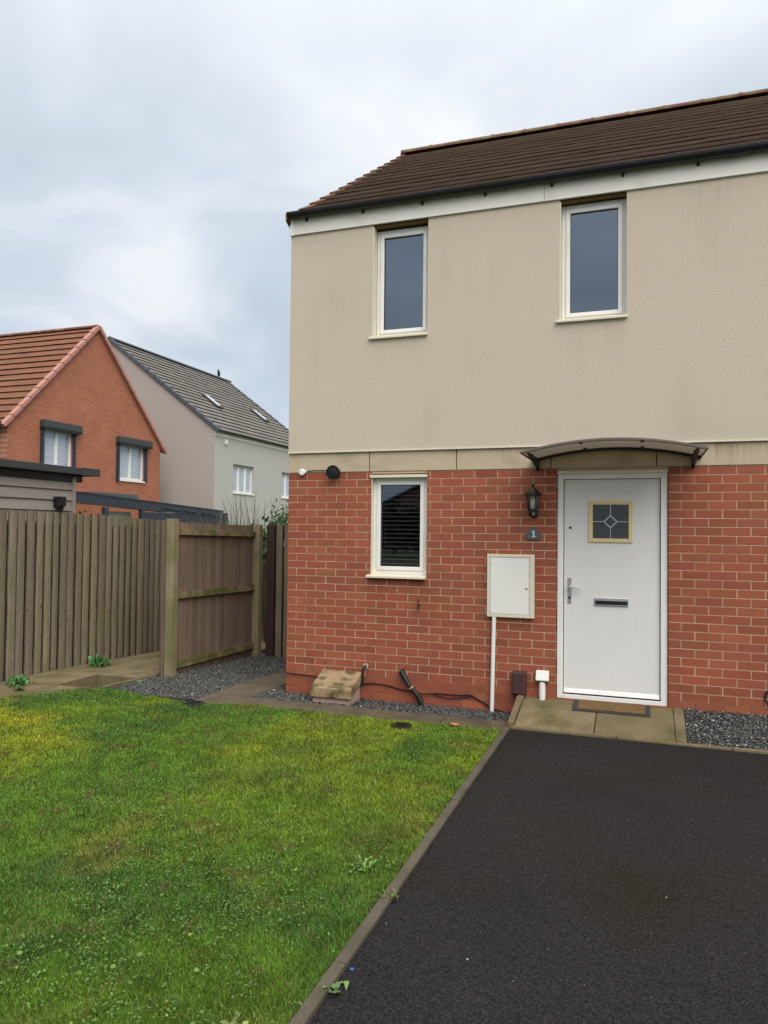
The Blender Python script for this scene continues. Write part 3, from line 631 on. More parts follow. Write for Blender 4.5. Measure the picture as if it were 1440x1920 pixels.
# front door ----------------------------------------------------------------
D = MB(); yl = .045
dx0, dx1, dz0, dz1 = 2.785, 3.606, .185, 2.118
gx0, gx1, gz0, gz1 = 3.045, 3.352, 1.585, 1.888
np_ = 8; pwid = (dx1-dx0)/np_
for i in range(np_):
    a = dx0+i*pwid; b = a+pwid
    D.prism([(a, yl+.03), (a, yl+.0014), (a+.003, yl), (b-.003, yl), (b, yl+.0014), (b, yl+.03)], 'z', dz0, dz1)
D.box(dx0, dx1, yl+.008, yl+.045, dz0, dz1)
door = D.build('front_door', 'doorw', H)
g = MB(); fx0, fx1 = 2.727, 3.668
g.box(fx0, fx0+.052, .02, .10, .135, 2.192); g.box(fx1-.056, fx1, .02, .10, .135, 2.192); g.box(fx0+.052, fx1-.056, .02, .10, 2.122, 2.192); g.build('door_frame', 'white', door, bevel=.004)
g = MB(); g.box(fx0-.004, fx1+.004, .008, .02, 2.168, 2.200); g.build('head_trim', 'cream', door, bevel=.002)
g = MB(); g.box(fx0+.052, fx1-.056, .014, .10, .136, .173); g.build('threshold', 'paintw', door, bevel=.003)
g = MB(); g.box(fx0+.054, fx1-.058, .030, .10, .1735, .1845); g.build('threshold_gap', 'black', door)
g = MB(); g.prism([(.025, .187), (yl, .187), (yl, .226), (.036, .214)], 'x', dx0+.002, dx1-.002); g.build('weather_bar', 'white', door, bevel=.002)
g = MB(); t = .036
g.box(gx0-t, gx0, yl-.014, yl+.004, gz0-t, gz1+t); g.box(gx1, gx1+t, yl-.014, yl+.004, gz0-t, gz1+t); g.box(gx0, gx1, yl-.014, yl+.004, gz0-t, gz0); g.box(gx0, gx1, yl-.014, yl+.004, gz1, gz1+t)
g.v = [(a-.008, b, c) for a, b, c in g.v]
gf = g.build('glazing_frame', 'yellow', door, bevel=.005)
gx0 -= .008; gx1 -= .008
g = MB(); g.box(gx0-.002, gx1+.002, yl-.006, yl-.002, gz0-.002, gz1+.002); g.build('glazing', mat('leaded_glass', (.055, .062, .068), .18, .2, 40, bump=.3, bscale=90, spec=.5), door)
g = MB(); cxm = (gx0+gx1)/2; czm = (gz0+gz1)/2; r_ = .055; wl = .0028
def lead(p, q):
    p = Vector((p[0], 0, p[1])); q = Vector((q[0], 0, q[1])); d = (q-p).normalized(); s_ = Vector((-d.z, 0, d.x))*wl
    g.hexa([Vector((t.x, yl-.0095, t.z)) for t in (p-s_, q-s_, q+s_, p+s_)]+[Vector((t.x, yl-.0055, t.z)) for t in (p-s_, q-s_, q+s_, p+s_)])
for a in ((1, 0), (-1, 0), (0, 1), (0, -1)): lead((cxm+a[0]*r_, czm+a[1]*r_), (cxm+a[0]*(gx1-cxm), czm+a[1]*(gz1-czm)))
dm = [(cxm+r_, czm), (cxm, czm+r_), (cxm-r_, czm), (cxm, czm-r_)]
wl = .0042
for i in range(4): lead(dm[i], dm[(i+1) % 4])
g.build('leading', 'chrome', door)
g = MB(); g.box(2.836-.017, 2.836+.017, yl-.010, yl, .994, 1.230); hd = g.build('handle', 'chrome', door, bevel=.006)
g = MB(); g.tube([(2.836, yl-.008, 1.142), (2.836, yl-.05, 1.142), (2.85, yl-.056, 1.141), (2.90, yl-.056, 1.134), (2.945, yl-.054, 1.128)], [.009, .009, .009, .0075, .007], 10); g.build('lever', 'chrome', door); g = MB(); g.lathe([(.011, 0), (.011, -.006), (.004, -.007)], (2.836, yl-.010, 1.045), 'y', 14); g.build('keyhole', 'blackm', door)
g = MB(); g.box(3.052, 3.345, yl-.010, yl, .982, 1.052); lb = g.build('letterbox', 'chrome', door, bevel=.003)
g = MB(); g.box(3.062, 3.335, yl-.013, yl-.0095, .994, 1.026); g.build('letterbox_flap', 'blackm', door)
g = MB(); g.box(3.058, 3.339, yl-.016, yl-.010, 1.028, 1.034); g.box(3.058, 3.339, yl-.016, yl-.010, .986, .992); g.build('letterbox_trim', 'chrome', door)
g = MB(); g.lathe([(.002, -.006), (.010, -.006), (.012, -.002), (.012, .002)], (2.84, yl, 1.680), 'y', 16); g.build('security_lock', 'black', door)
g = MB(); g.box(2.720, 3.675, -.005, .12, .02, .134); g.build('door_sill_bricks', 'brick', H)

# ================================================================== things on the facade
# canopy
K = thing('door_canopy', 'curved smoked plastic canopy on black brackets above the front door', 'canopy', (3.22, 0, 2.3))
xa, xb, zc0, zr = 2.505, 3.935, 2.292, .094
def arcz(x): t_ = (x-(xa+xb)/2)/((xb-xa)/2); return zc0+zr*(1-t_*t_)
nA = 28; g = MB(); yb0, yb1 = -.76, -.012
vs = []
for i in range(nA+1):
    x = xa+(xb-xa)*i/nA; z = arcz(x); vs += [(x, yb0, z), (x, yb1, z+.012), (x, yb0, z+.005), (x, yb1, z+.017)]
fs = []
for i in range(nA):
    b = 4*i; c = b+4; fs += [(b, b+1, c+1, c), (b+2, c+2, c+3, b+3), (b, c, c+2, b+2), (b+1, b+3, c+3, c+1)]
g.add(vs, fs, smooth=True); sh = g.build('sheet', 'poly', K)
def arcbar(y0, y1, zo0, zo1, mt, nm):
    g = MB()
    for i in range(nA):
        x0_ = xa+(xb-xa)*i/nA; x1_ = xa+(xb-xa)*(i+1)/nA; p0, p1 = arcz(x0_), arcz(x1_)
        g.hexa([(x0_, y0, p0+zo0), (x1_, y0, p1+zo0), (x1_, y1, p1+zo0), (x0_, y1, p0+zo0), (x0_, y0, p0+zo1), (x1_, y0, p1+zo1), (x1_, y1, p1+zo1), (x0_, y1, p0+zo1)])
    return g.build(nm, mt, K)
arcbar(-.766, -.758, -.004, .008, 'alu', 'front_rim'); arcbar(-.03, -.008, -.012, .026, 'blackm', 'wall_seal'); arcbar(-.70, -.675, -.006, -.002, 'alu', 'front_batten')
for x in (xa, xb):
    g = MB(); z = arcz(x); g.box(x-.004, x+.004, -.76, -.012, z-.004, z+.012); g.build('side_rim', 'alu', K)
for x in (2.552, 3.872):
    z = arcz(x)
    g = MB(); g.prism([(-.006, 2.20), (-.03, 2.20), (-.045, 2.225), (-.60, z-.012), (-.62, z-.003), (-.60, z+.002), (-.05, z+.004), (-.006, z+.0)], 'x', x-.014, x+.014); g.build('bracket', 'blackm', K, bevel=.004)
    g = MB(); g.lathe([(.003, -.012), (.020, -.010), (.022, 0), (.020, .012), (.003, .014)], (x, -.46, z-.006), 'z', 14); g.build('clamp', 'blackm', K)
for x in (2.98, 3.46):
    for y_ in (-.60, -.14):
        g = MB(); z = arcz(x)+.002; g.lathe([(.002, -.010), (.013, -.009), (.015, -.002), (.015, .012), (.002, .014)], (x, y_, z), 'z', 12); g.build('bolt', 'blackm', K)

# lantern
LX, LY = 2.521, -.105
K = thing('wall_lantern', 'black six sided wall lantern with clear panes beside the front door', 'lantern', (LX, 0, 1.9))
g = MB(); g.lathe([(.088, 0), (.090, .006), (.055, .030), (.028, .062), (.010, .070), (.010, .085), (.016, .092), (.004, .104)], (LX, LY, 1.972), 'z', 6, smooth=False); g.build('lantern_roof', 'blackm', K, bevel=.002)
g = MB(); 
for k in range(6):
    a = math.pi/3*k; g.tube([(LX+.066*math.cos(a), LY+.066*math.sin(a), 1.975), (LX+.040*math.cos(a), LY+.040*math.sin(a), 1.838)], .004, 6)
g.lathe([(.03, -.004), (.045, -.002), (.045, .006), (.03, .008)], (LX, LY, 1.832), 'z', 6, smooth=False); g.lathe([(.06, 0), (.070, 0), (.070, .006), (.06, .006)], (LX, LY, 1.966), 'z', 6, smooth=False)
for k in range(6):
    a = math.pi/3*(k+.5); g.tube([(LX+.058*math.cos(a), LY+.058*math.sin(a), 1.972), (LX+.036*math.cos(a), LY+.036*math.sin(a), 1.838)], .0018, 5)
g.build('cage', 'blackm', K)
g = MB(); g.lathe([(.039, 1.838), (.064, 1.968)], (LX, LY, 0), 'z', 6, smooth=False); g.build('glass', 'lampglass', K)
g = MB(); g.lathe([(.003, 1.845), (.016, 1.85), (.022, 1.88), (.022, 1.92), (.014, 1.945), (.003, 1.95)], (LX, LY, 0), 'z', 14); g.build('bulb', 'paintw', K)
g = MB(); g.lathe([(.03, .0), (.043, -.004), (.043, -.02), (.038, -.045), (.020, -.063), (.004, -.07)], (LX, LY, 1.834), 'z', 16); g.build('motion_sensor', 'blackm', K)
g = MB(); g.lathe([(.012, 0), (.014, -.004), (.014, -.01), (.002, -.012)], (LX+.012, LY-.036, 1.80), 'y', 12); g.build('sensor_eye', 'alu', K)
g = MB(); g.box(LX-.03, LX+.03, -.018, -.001, 1.77, 1.95); g.tube([(LX, -.01, 1.86), (LX, -.04, 1.83), (LX, LY+.03, 1.815)], .011, 8); g.build('wall_plate', 'blackm', K, bevel=.004)

# house number plaque
K = thing('house_number', 'dark slate house number plaque reading 1 under the lantern', 'plaque', (2.516, 0, 1.62))
pl = [(-.058, -.055), (.052, -.058), (.068, -.035), (.062, .005), (.035, .036), (.008, .066), (-.012, .060), (-.035, .034), (-.066, .008), (-.070, -.03)]
g = MB(); g.prism([(2.516+a, 1.622+b) for a, b in pl], 'y', -.014, -.002); g.build('slate', 'slate', K, bevel=.004)
g = MB(); ox, oz = 2.516, 1.618
g.prism([(ox-.005, oz-.022), (ox+.006, oz-.022), (ox+.006, oz+.034), (ox-.001, oz+.034), (ox-.018, oz+.024), (ox-.018, oz+.017), (ox-.005, oz+.022)], 'y', -.0165, -.0142)
g.box(ox-.017, ox+.018, -.0165, -.0142, oz-.028, oz-.0221); g.build('numeral', 'paintw', K)

# meter cabinet
K = thing('meter_cabinet', 'white rectangular meter cabinet on the brick wall left of the door', 'cabinet', (2.31, 0, .85))
mx0, mx1, mz0, mz1 = 2.092, 2.528, .845, 1.428
g = MB(); t = .028
g.box(mx0, mx0+t, -.045, .0, mz0, mz1); g.box(mx1-.045, mx1, -.045, 0, mz0, mz1); g.box(mx0+t, mx1-.045, -.045, 0, mz0, mz0+t); g.box(mx0+t, mx1-.045, -.045, 0, mz1-t, mz1); g.box(mx0+t, mx1-.045, -.028, 0, mz0+t, mz1-t); g.build('frame', 'cream', K, bevel=.004)
g = MB(); g.box(mx0+t+.003, mx1-.045-.003, -.042, -.029, mz0+t+.003, mz1-t-.003); dr = g.build('door', 'white', K, bevel=.003)
g = MB(); g.lathe([(.002, -.004), (.008, -.004), (.008, .001)], (mx1-.07, -.042, 1.115), 'y', 12); g.build('lock', 'black', dr)
for z in (.90, 1.34):
    g = MB(); g.box(mx0+t-.004, mx0+t+.010, -.047, -.040, z, z+.03); g.build('hinge', 'cream', dr)
g = MB(); g.tube([(2.158, -.03, .846), (2.152, -.032, .5), (2.143, -.034, -.06)], .019, 14); tag(g.build('conduit', 'paintw'), 'white plastic pipe running down from the meter cabinet into the gravel', 'pipe')
# vent cowl
K = thing('flue_terminal', 'round black flue vent on the wall above the bricks, left of the window', 'vent', (.53, 0, 2.21))
g = MB(); g.lathe([(.05, 0), (.055, -.06), (.068, -.065), (.072, -.085), (.068, -.10), (.058, -.10), (.05, -.07), (.01, -.065)], (.534, -.006, 2.214), 'y', 28); g.build('cowl', 'vent', K)
g = MB(); g.lathe([(.01, -.067), (.056, -.068), (.055, -.094), (.04, -.099), (.001, -.101)], (.534, -.006, 2.214), 'y', 24); g.build('inner_cap', 'vent', K)
K = thing('junction_box', 'small round white junction box near the top left corner of the brick wall', 'junction box', (.16, 0, 2.22))
g = MB(); g.lathe([(.034, 0), (.034, -.022), (.028, -.028), (.004, -.03)], (.16, -.002, 2.226), 'y', 20); g.box(.188, .21, -.02, -.001, 2.222, 2.238); g.build('cover', 'paintw', K)
g = MB(); g.tube([(.205, -.012, 2.232), (.26, -.012, 2.240), (.36, -.013, 2.243), (.47, -.014, 2.238)], .004, 6); g.build('cable', 'black', K)
# tap
g = MB(); g.tube([(1.425, 0, .915), (1.425, -.045, .915), (1.430, -.06, .90), (1.432, -.062, .875)], [.010, .010, .010, .011], 10); g.tube([(1.422, -.035, .915), (1.420, -.035, .955)], .005, 8); g.box(1.410, 1.430, -.042, -.028, .953, .962)
tag(g.build('outside_tap', 'blackm'), 'small dark outside tap on the brick wall below the window', 'tap')
# overflow pipe + hose
K = thing('overflow_pipe', 'short black overflow hose hanging from a grey ring in the wall beside the stone box', 'pipe', (.88, 0, .28))
g = MB(); g.lathe([(.014, 0), (.026, -.002), (.026, -.008), (.014, -.009)], (.878, -.001, .296), 'y', 18); g.build('collar', 'stone', K)
g = MB(); g.tube([(.878, 0, .296), (.876, -.03, .292), (.862, -.045, .26), (.858, -.048, .21), (.868, -.046, .17), (.85, -.05, .12), (.835, -.05, .105)], [.013, .013, .012, .011, .011, .013, .012], 10); g.build('hose', 'black', K)
# waste pipe
K = thing('waste_pipe', 'black plastic waste pipe slanting down the brick wall into the gravel', 'pipe', (1.25, 0, .28))
g = MB(); g.tube([(1.262, .0, .275), (1.262, -.03, .275), (1.27, -.045, .262), (1.33, -.048, .165), (1.445, -.05, .04), (1.462, -.05, .0), (1.464, -.05, -.06)], [.021]*7, 12); g.build('pipe', 'black', K)
g = MB(); g.tube([(1.255, -.043, .286), (1.305, -.048, .205)], .028, 14); g.build('socket', 'black', K); g = MB(); g.tube([(1.44, -.05, .046), (1.463, -.05, -.005)], .027, 14); g.build('elbow', 'black', K)
g = MB(); g.tube([(1.362, -.049, .131), (1.368, -.049, .124)], .027, 14); g.build('clip', 'stone', K)
# stone coloured box
K = thing('utility_box', 'sandy lichen stained utility box with sloping lid on the path against the wall', 'utility box', (.62, -.15, 0))
g = MB(); g.prism([(-.285, -.06), (-.285, .028), (-.02, .125), (-.006, .125), (-.006, -.06)], 'x', .432, .822); g.build('base', 'pink', K, bevel=.006)
g = MB(); g.prism([(-.312, .018), (-.312, .112), (-.298, .122), (-.018, .235), (-.006, .235), (-.006, .128), (-.27, .045), (-.27, .018)], 'x', .418, .846); lid = g.build('lid', 'block', K, bevel=.01)
g = MB(); g.box(.63, .70, -.318, -.312, .03, .115); g.prism([(-.30, .125), (-.30, .133), (-.20, .173), (-.20, .165)], 'x', .60, .72); g.build('latch', 'block', lid, bevel=.003)
# maroon box + cable
K = thing('cable_box', 'dark maroon plastic cable box low on the wall left of the white socket', 'cable box', (2.39, 0, .15))
g = MB(); g.prism([(-.002, .355), (-.03, .36), (-.055, .345), (-.080, .165), (-.074, .145), (-.002, .145)], 'x', 2.332, 2.462); g.build('cover', 'maroon', K, bevel=.010)
g = MB(); g.box(2.35, 2.45, -.060, -.002, .125, .146); g.build('base', 'black', K, bevel=.003)
# socket
K = thing('outdoor_socket', 'white weatherproof socket on a short white pipe beside the door frame', 'socket', (2.6, 0, .11))
g = MB(); g.prism([(-.002, .377), (-.035, .377), (-.062, .300), (-.062, .288), (-.002, .284)], 'x', 2.546, 2.662); g.build('hood', 'white', K, bevel=.006)
g = MB(); g.box(2.55, 2.658, -.058, -.002, .279, .285); g.build('gasket', 'black', K)
g = MB(); g.tube([(2.603, -.03, .282), (2.603, -.03, .16), (2.603, -.03, .10)], [.028, .030, .026], 12); g.build('pipe', 'white', K)
# cables
def cable(pts, r_, label):
    P = [Vector(p) for p in pts]; Q = []
    for i in range(len(P)-1):
        p0, p1, p2, p3 = P[max(i-1, 0)], P[i], P[i+1], P[min(i+2, len(P)-1)]
        for k in range(6):
            t_ = k/6; Q.append(.5*((2*p1)+(p2-p0)*t_+(2*p0-5*p1+4*p2-p3)*t_*t_+(3*p1-p0-3*p2+p3)*t_**3))
    Q.append(P[-1]); g = MB(); g.tube(Q, r_, 6); tag(g.build('cable', 'black'), label, 'cable')
cable([(-.012, .3, .17), (-.010, -.008, .172), (.1, -.010, .162), (.25, -.010, .156), (.41, -.011, .148)], .006, 'black cable along the foot of the wall from the corner to the sandy utility box')
cable([(.84, -.012, .108), (.92, -.012, .126), (1.08, -.012, .125), (1.24, -.012, .096), (1.38, -.014, .078), (1.47, -.03, .072), (1.62, -.012, .085), (1.80, -.010, .083), (1.93, -.010, .094), (2.03, -.011, .05), (2.13, -.012, .0), (2.22, -.012, -.028), (2.30, -.013, -.035), (2.355, -.014, -.005), (2.375, -.015, .06), (2.378, -.018, .13)], .0065, 'long black cable snaking along the wall foot to the maroon cable box')
cable([(1.56, -.016, .083), (1.66, -.013, .055), (1.76, -.012, .048), (1.86, -.012, .066), (1.94, -.012, .088)], .0045, 'short thin black cable looping below the long cable')
cable([(4.47, -.02, .36), (4.435, -.014, .32), (4.425, -.012, .27), (4.45, -.014, .23), (4.50, -.02, .215)], .007, 'black cable curl on the brick wall at the right edge of the photo')
# door mat
K = thing('door_mat', 'worn brown coir door mat with dark rubber border outside the front door', 'door mat', (3.2, -.1, .11))
def matpiece(x0, x1, y0, y1, za, zb):
    g = MB(); P = [(x0, y0), (x1, y0), (x1, y1), (x0, y1)]; g.hexa([(a, b, rz(a, b)+za) for a, b in P]+[(a, b, rz(a, b)+zb) for a, b in P]); return g
matpiece(2.885, 3.525, -.225, -.012, .002, .010).build('border', 'rubber', K, bevel=.002); matpiece(2.925, 3.485, -.200, -.02, .0105, .018).build('coir', 'coir', K, bevel=.003)

# ================================================================== FENCES
def boards(mb, p, q, zb, zt, pitch, face, th=.018, v=.14, lean=.005, gap=.020, back=True):
    """rough sawn vertical boards from p to q (xy) with open joints over a backing, gap shade painted on edges and backing; face = the good side"""
    p = Vector((*p, 0)); q = Vector((*q, 0)); d = q-p; L_ = d.length; d.normalize(); nr = Vector((*face, 0)).normalized(); s_ = 0
    zm = Vector((0, 0, 1))
    a = p-nr*.040; b = q-nr*.040; z0a, z0b, z1a, z1b = zb(p.y), zb(q.y), zt(p.y)-.02, zt(q.y)-.02
    if back: mb.hexa([a+zm*z0a, b+zm*z0b, b+nr*.008+zm*z0b, a+nr*.008+zm*z0a, a+zm*z1a, b+zm*z1b, b+nr*.008+zm*z1b, a+nr*.008+zm*z1a], (.16, .14, .13))  # backing coloured near-black to paint the shade in the gaps
    while s_ < L_-.02:
        wd_ = pitch*random.uniform(.9, 1.1); gp = gap*random.uniform(.35, 1.5); a = p+d*s_; b = p+d*min(s_+wd_-gp, L_)
        z0a = zb(a.y)+random.uniform(-.008, .008); z1a = zt(a.y)+random.uniform(-.007, .007); off = nr*random.uniform(-.003, .003)
        c = 1+random.gauss(0, v); col = (c*random.uniform(.96, 1.04), c*random.uniform(.97, 1.03), c*random.uniform(.92, 1.06)); N_ = 7
        la = [d*random.uniform(-lean, lean) for _ in range(N_+1)]; lb = [d*random.uniform(-lean, lean) for _ in range(N_+1)]
        vs = []
        for i in range(N_+1):
            z = z0a+(z1a-z0a)*i/N_; A = a+la[i]*.6+off+zm*z; B = b+lb[i]*.6+off+zm*z
            vs += [A, B, B+nr*(th-.003), B-d*.004+nr*th, A+d*.004+nr*th, A+nr*(th-.003)]
        fs = [(i*6+k, i*6+(k+1) % 6, (i+1)*6+(k+1) % 6, (i+1)*6+k) for i in range(N_) for k in range(6)]+[(5, 4, 3, 2, 1, 0), tuple(range(N_*6, N_*6+6))]
        edge_shade = tuple(t_*.42 for t_ in col); mb.add(vs, fs, [col if (i_ % 6) in (0, 3) else edge_shade for i_ in range(N_*6)]+[col, col]); s_ += wd_  # board edges coloured darker as painted shade between boards
def knots(mb, n, px, y0, y1, z0, z1, axis='x', nx=1):
    for _ in range(n):
        a = random.uniform(y0, y1); z = random.uniform(z0, z1); r_ = random.uniform(.006, .014)
        pr = [(.001, .002*nx), (r_*.8, .002*nx), (r_, .0)]
        mb.lathe(pr, (px, a, z), 'x', 8, col=(.42, .36, .30))
F = thing('wooden_fence', 'long weathered close board fence along the left side of the garden', 'fence', (-2.95, 0, 0))
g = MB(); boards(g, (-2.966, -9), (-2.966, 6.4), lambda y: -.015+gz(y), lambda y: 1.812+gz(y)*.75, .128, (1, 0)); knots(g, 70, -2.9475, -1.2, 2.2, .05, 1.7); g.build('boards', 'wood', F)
for z in (.3, .95, 1.6):
    g = MB(); g.box(-3.03, -3.008, -9, 6.4, z-.2, z-.12); g.build('rail', 'rail', F)
for y in np.arange(-8.26, 6.5, 1.83):
    g = MB(); g.box(-3.14, -3.031, y, y+.1, -.3, 1.72+gz(y)); g.build('post', 'post', F)
F = thing('wooden_fence', 'short reddish fence panel with rails and two posts beside the grey gravel', 'fence', (-1.65, 1.3, 0))
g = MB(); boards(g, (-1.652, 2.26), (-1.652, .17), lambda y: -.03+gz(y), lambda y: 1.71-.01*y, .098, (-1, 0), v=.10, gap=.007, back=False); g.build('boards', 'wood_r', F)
for z, h_ in ((1.60, .075), (.865, .085), (.065, .085)):
    g = MB(); g.hexa([(-1.650, .33, z-h_/2), (-1.605, .33, z-h_/2), (-1.605, 2.20, z-h_/2-.03), (-1.650, 2.20, z-h_/2-.03), (-1.650, .33, z+h_/2-.02), (-1.605, .33, z+h_/2), (-1.605, 2.20, z+h_/2-.03), (-1.650, 2.20, z+h_/2-.05)]); g.build('rail', 'rail', F, bevel=.004)
for y, x_, zt in ((.225, -1.62, 1.745), (2.205, -1.62, 1.70)):
    g = MB(); g.box(x_-.03, x_+.072, y, y+.10, -.3, zt); g.build('post', 'post', F, bevel=.004)
F = thing('wooden_fence', 'grey boards and dark brown post closing the passage behind the house corner', 'fence', (-.7, 2.3, 0))
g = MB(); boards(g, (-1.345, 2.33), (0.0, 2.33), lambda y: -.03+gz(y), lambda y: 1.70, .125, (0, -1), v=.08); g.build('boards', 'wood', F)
g = MB(); g.box(-1.47, -1.352, 2.27, 2.36, -.3, 1.705); g.build('post', 'brownpost', F, bevel=.003)
g = MB(); g.box(-1.35, -.0, 2.335, 2.37, 1.4, 1.48); g.build('rail', 'rail', F)

# ================================================================== plants behind fence
def blades(name, label, c, n, hmin, hmax, sprd, col, wd_=.012, droop=.5):
    V, T, C = [], [], []
    for i in range(n):
        a = random.uniform(0, 6.28); L_ = random.uniform(hmin, hmax); d = Vector((math.cos(a), math.sin(a), 0)); s_ = Vector((-d.y, d.x, 0))
        o = Vector((random.gauss(0, sprd), random.gauss(0, sprd), 0)); ln_ = random.uniform(.05, droop); b = len(V); k_ = 7
        for j in range(k_+1):
            t_ = j/k_; q = o+d*L_*ln_*t_**1.8*1.2+Vector((0, 0, L_*(t_-.35*ln_*t_**3))); ww = wd_*(1-t_)**.6*.5+.001; V += [q-s_*ww, q+s_*ww]
        for j in range(k_): T += [(b+2*j, b+2*j+1, b+2*j+3), (b+2*j, b+2*j+3, b+2*j+2)]
        g_ = random.uniform(.6, 1.6); C += [tuple(v_*g_ for v_ in col)]*(2*(k_+1))
    o = bigmesh(name, np.array(V), np.array(T), np.array(C), 'leaf'); o.location = c; return tag(o, label, 'plant')
blades('ornamental_grass', 'tall thin ornamental grass showing above the fence, left of the leafy shrub', (-2.75, 4.3, -.2), 150, 2.0, 2.75, .25, (.12, .13, .07), .014, .45)
blades('ornamental_grass', 'sparse grass stems above the fence nearest the navy canopy', (-3.35, 4.6, -.2), 80, 1.9, 2.7, .22, (.12, .13, .075), .012, .45)
def shrub(name, label, c, rad, n, ls, col, stem=True):
    K = thing(name, label, 'shrub', (c[0], c[1], -.2))
    V, T, C = [], [], []
    for i in range(n):
        th_ = random.uniform(0, 6.28); ph = random.uniform(-1, 1); rr_ = (random.random()**.45)*(1+.3*math.sin(3*th_+4*ph)); q = Vector((rad[0]*rr_*math.cos(th_)*math.sqrt(1-ph*ph), rad[1]*rr_*math.sin(th_)*math.sqrt(1-ph*ph), c[2]+.2+rad[2]*rr_*ph))
        a = Vector((random.gauss(0, 1), random.gauss(0, 1), random.gauss(.3, .7))).normalized(); b = a.orthogonal().normalized(); L_ = ls*random.uniform(.6, 1.3)
        k0 = len(V); V += [q, q+a*L_*.5+b*L_*.28, q+a*L_, q+a*L_*.5-b*L_*.28]; T += [(k0, k0+1, k0+2), (k0, k0+2, k0+3)]; g_ = random.uniform(.45, 1.6); C += [tuple(v_*g_ for v_ in col)]*4
    bigmesh('foliage', np.array(V), np.array(T), np.array(C), 'leaf', K)
    g = MB()
    for k in range(7):
        a = random.uniform(0, 6.28); g.tube([(c[0], c[1], -.2), (c[0]+.3*rad[0]*math.cos(a), c[1]+.3*rad[1]*math.sin(a), c[2]*.6), (c[0]+.7*rad[0]*math.cos(a), c[1]+.7*rad[1]*math.sin(a), c[2]+.2*rad[2])], [.018, .012, .004], 6)
    g.build('stem', 'knot', K); return K
shrub('leafy_shrub', 'bright green leafy shrub behind the fence against the corner of the house', (-1.78, 3.4, 1.58), (.26, .3, .42), 1500, .055, (.075, .15, .045))
shrub('leafy_shrub', 'low green strappy shrub above the fence between grass and leafy shrub', (-2.25, 3.7, 1.36), (.34, .4, .36), 520, .11, (.075, .15, .05))

# ================================================================== SHED
K = thing('garden_shed', 'grey boarded garden room with flat dark roof behind the left fence', 'shed', (-5.6, -1, 0))
g = MB(); z = -.35
while z < 2.35: g.hexa([(-7.4, -5, z), (-4.205, -5, z), (-4.205, 1.57, z), (-7.4, 1.57, z), (-7.4, -5, z+.145), (-4.228, -5, z+.145), (-4.228, 1.57, z+.145), (-7.4, 1.57, z+.145)], jit(.07)); z += .148
wl_ = g.build('wall', 'shed', K)
g = MB(); g.box(-4.26, -4.19, 1.555, 1.615, -.35, 2.35); g.build('corner_trim', 'shed', wl_)
g = MB(); g.box(-7.2, -4.20, -5.1, 1.75, 2.285, 2.385); g.build('soffit', 'black', K)
g = MB(); g.box(-7.7, -4.10, -5.4, 1.98, 2.387, 2.487); rf = g.build('roof', 'anth', K, bevel=.006)
g = MB(); g.box(-4.099, -4.085, 1.62, 1.985, 2.383, 2.492); g.build('roof_corner', 'anth', rf)
K = thing('shed_light', 'black wedge shaped light on the grey shed wall above the fence', 'light', (-4.15, 1.26, 1.95))
g = MB(); g.box(-4.20, -4.10, 1.20, 1.335, 1.93, 2.06); g.build('lamp_head', 'black', K, bevel=.004)
g = MB(); g.add([(-4.18, 1.225, 1.93), (-4.12, 1.225, 1.93), (-4.12, 1.315, 1.93), (-4.18, 1.315, 1.93), (-4.158, 1.262, 1.76), (-4.142, 1.262, 1.76), (-4.142, 1.278, 1.76), (-4.158, 1.278, 1.76)], [(0, 3, 2, 1), (4, 5, 6, 7), (0, 1, 5, 4), (1, 2, 6, 5), (2, 3, 7, 6), (3, 0, 4, 7)]); g.build('spike', 'black', K)

# ================================================================== NAVY CANOPY (garden veranda)
K = thing('garden_veranda', 'long navy blue veranda with sloping roof edge in the neighbouring garden', 'veranda', (-8.6, 9, 0))
def sl(y): return 2.395-(y-5.5)*.0415
g = MB(); g.hexa([(-10.2, 5.2, sl(5.2)-.02), (-8.0, 5.2, sl(5.2)-.02), (-8.0, 11.72, sl(11.72)-.02), (-10.2, 11.72, sl(11.72)-.02), (-10.2, 5.2, sl(5.2)+.03), (-7.97, 5.2, sl(5.2)+.03), (-7.97, 11.74, sl(11.74)+.03), (-10.2, 11.74, sl(11.74)+.03)]); rf = g.build('roof', 'verge_g', K)
g = MB(); g.hexa([(-8.06, 5.2, sl(5.2)-.22), (-8.0, 5.2, sl(5.2)-.22), (-8.0, 11.72, sl(11.72)-.17), (-8.06, 11.72, sl(11.72)-.17), (-8.06, 5.2, sl(5.2)-.021), (-8.0, 5.2, sl(5.2)-.021), (-8.0, 11.72, sl(11.72)-.021), (-8.06, 11.72, sl(11.72)-.021)]); g.build('beam', 'navy', K)
for y in (5.3, 6.75, 8.05, 11.85):
    g = MB(); g.box(-8.09, -7.99, y, y+.12, -.5, 2.1); g.build('post', 'navy', K)
g = MB(); g.box(-8.05, -8.02, 8.16, 11.85, -.5, sl(11.8)-.10); g.build('side_panel', 'navy', K)
for i, y in enumerate((8.9, 9.75, 10.6)):
    g = MB(); g.hexa([(-8.01, y, sl(y)-.10), (-7.96, y, sl(y)-.10), (-7.96, y+.75, sl(y)-.15), (-8.01, y+.75, sl(y)-.15), (-8.01, y, sl(y)-.085), (-7.96, y, sl(y)-.085), (-7.96, y+.75, sl(y)-.135), (-8.01, y+.75, sl(y)-.135)]); g.build('louvre_arm', 'verge_g', K)
g = MB(); g.box(-8.3, -8.28, 7.2, 8.0, 1.2, 2.02); tag(g.build('screen_board', 'grey_ren'), 'pale grey board standing under the navy veranda', 'board')
g = MB(); 
for y in np.arange(7.0, 12, .17): g.box(-11.0, -10.98, y, y+.11, -.5, 2.25)
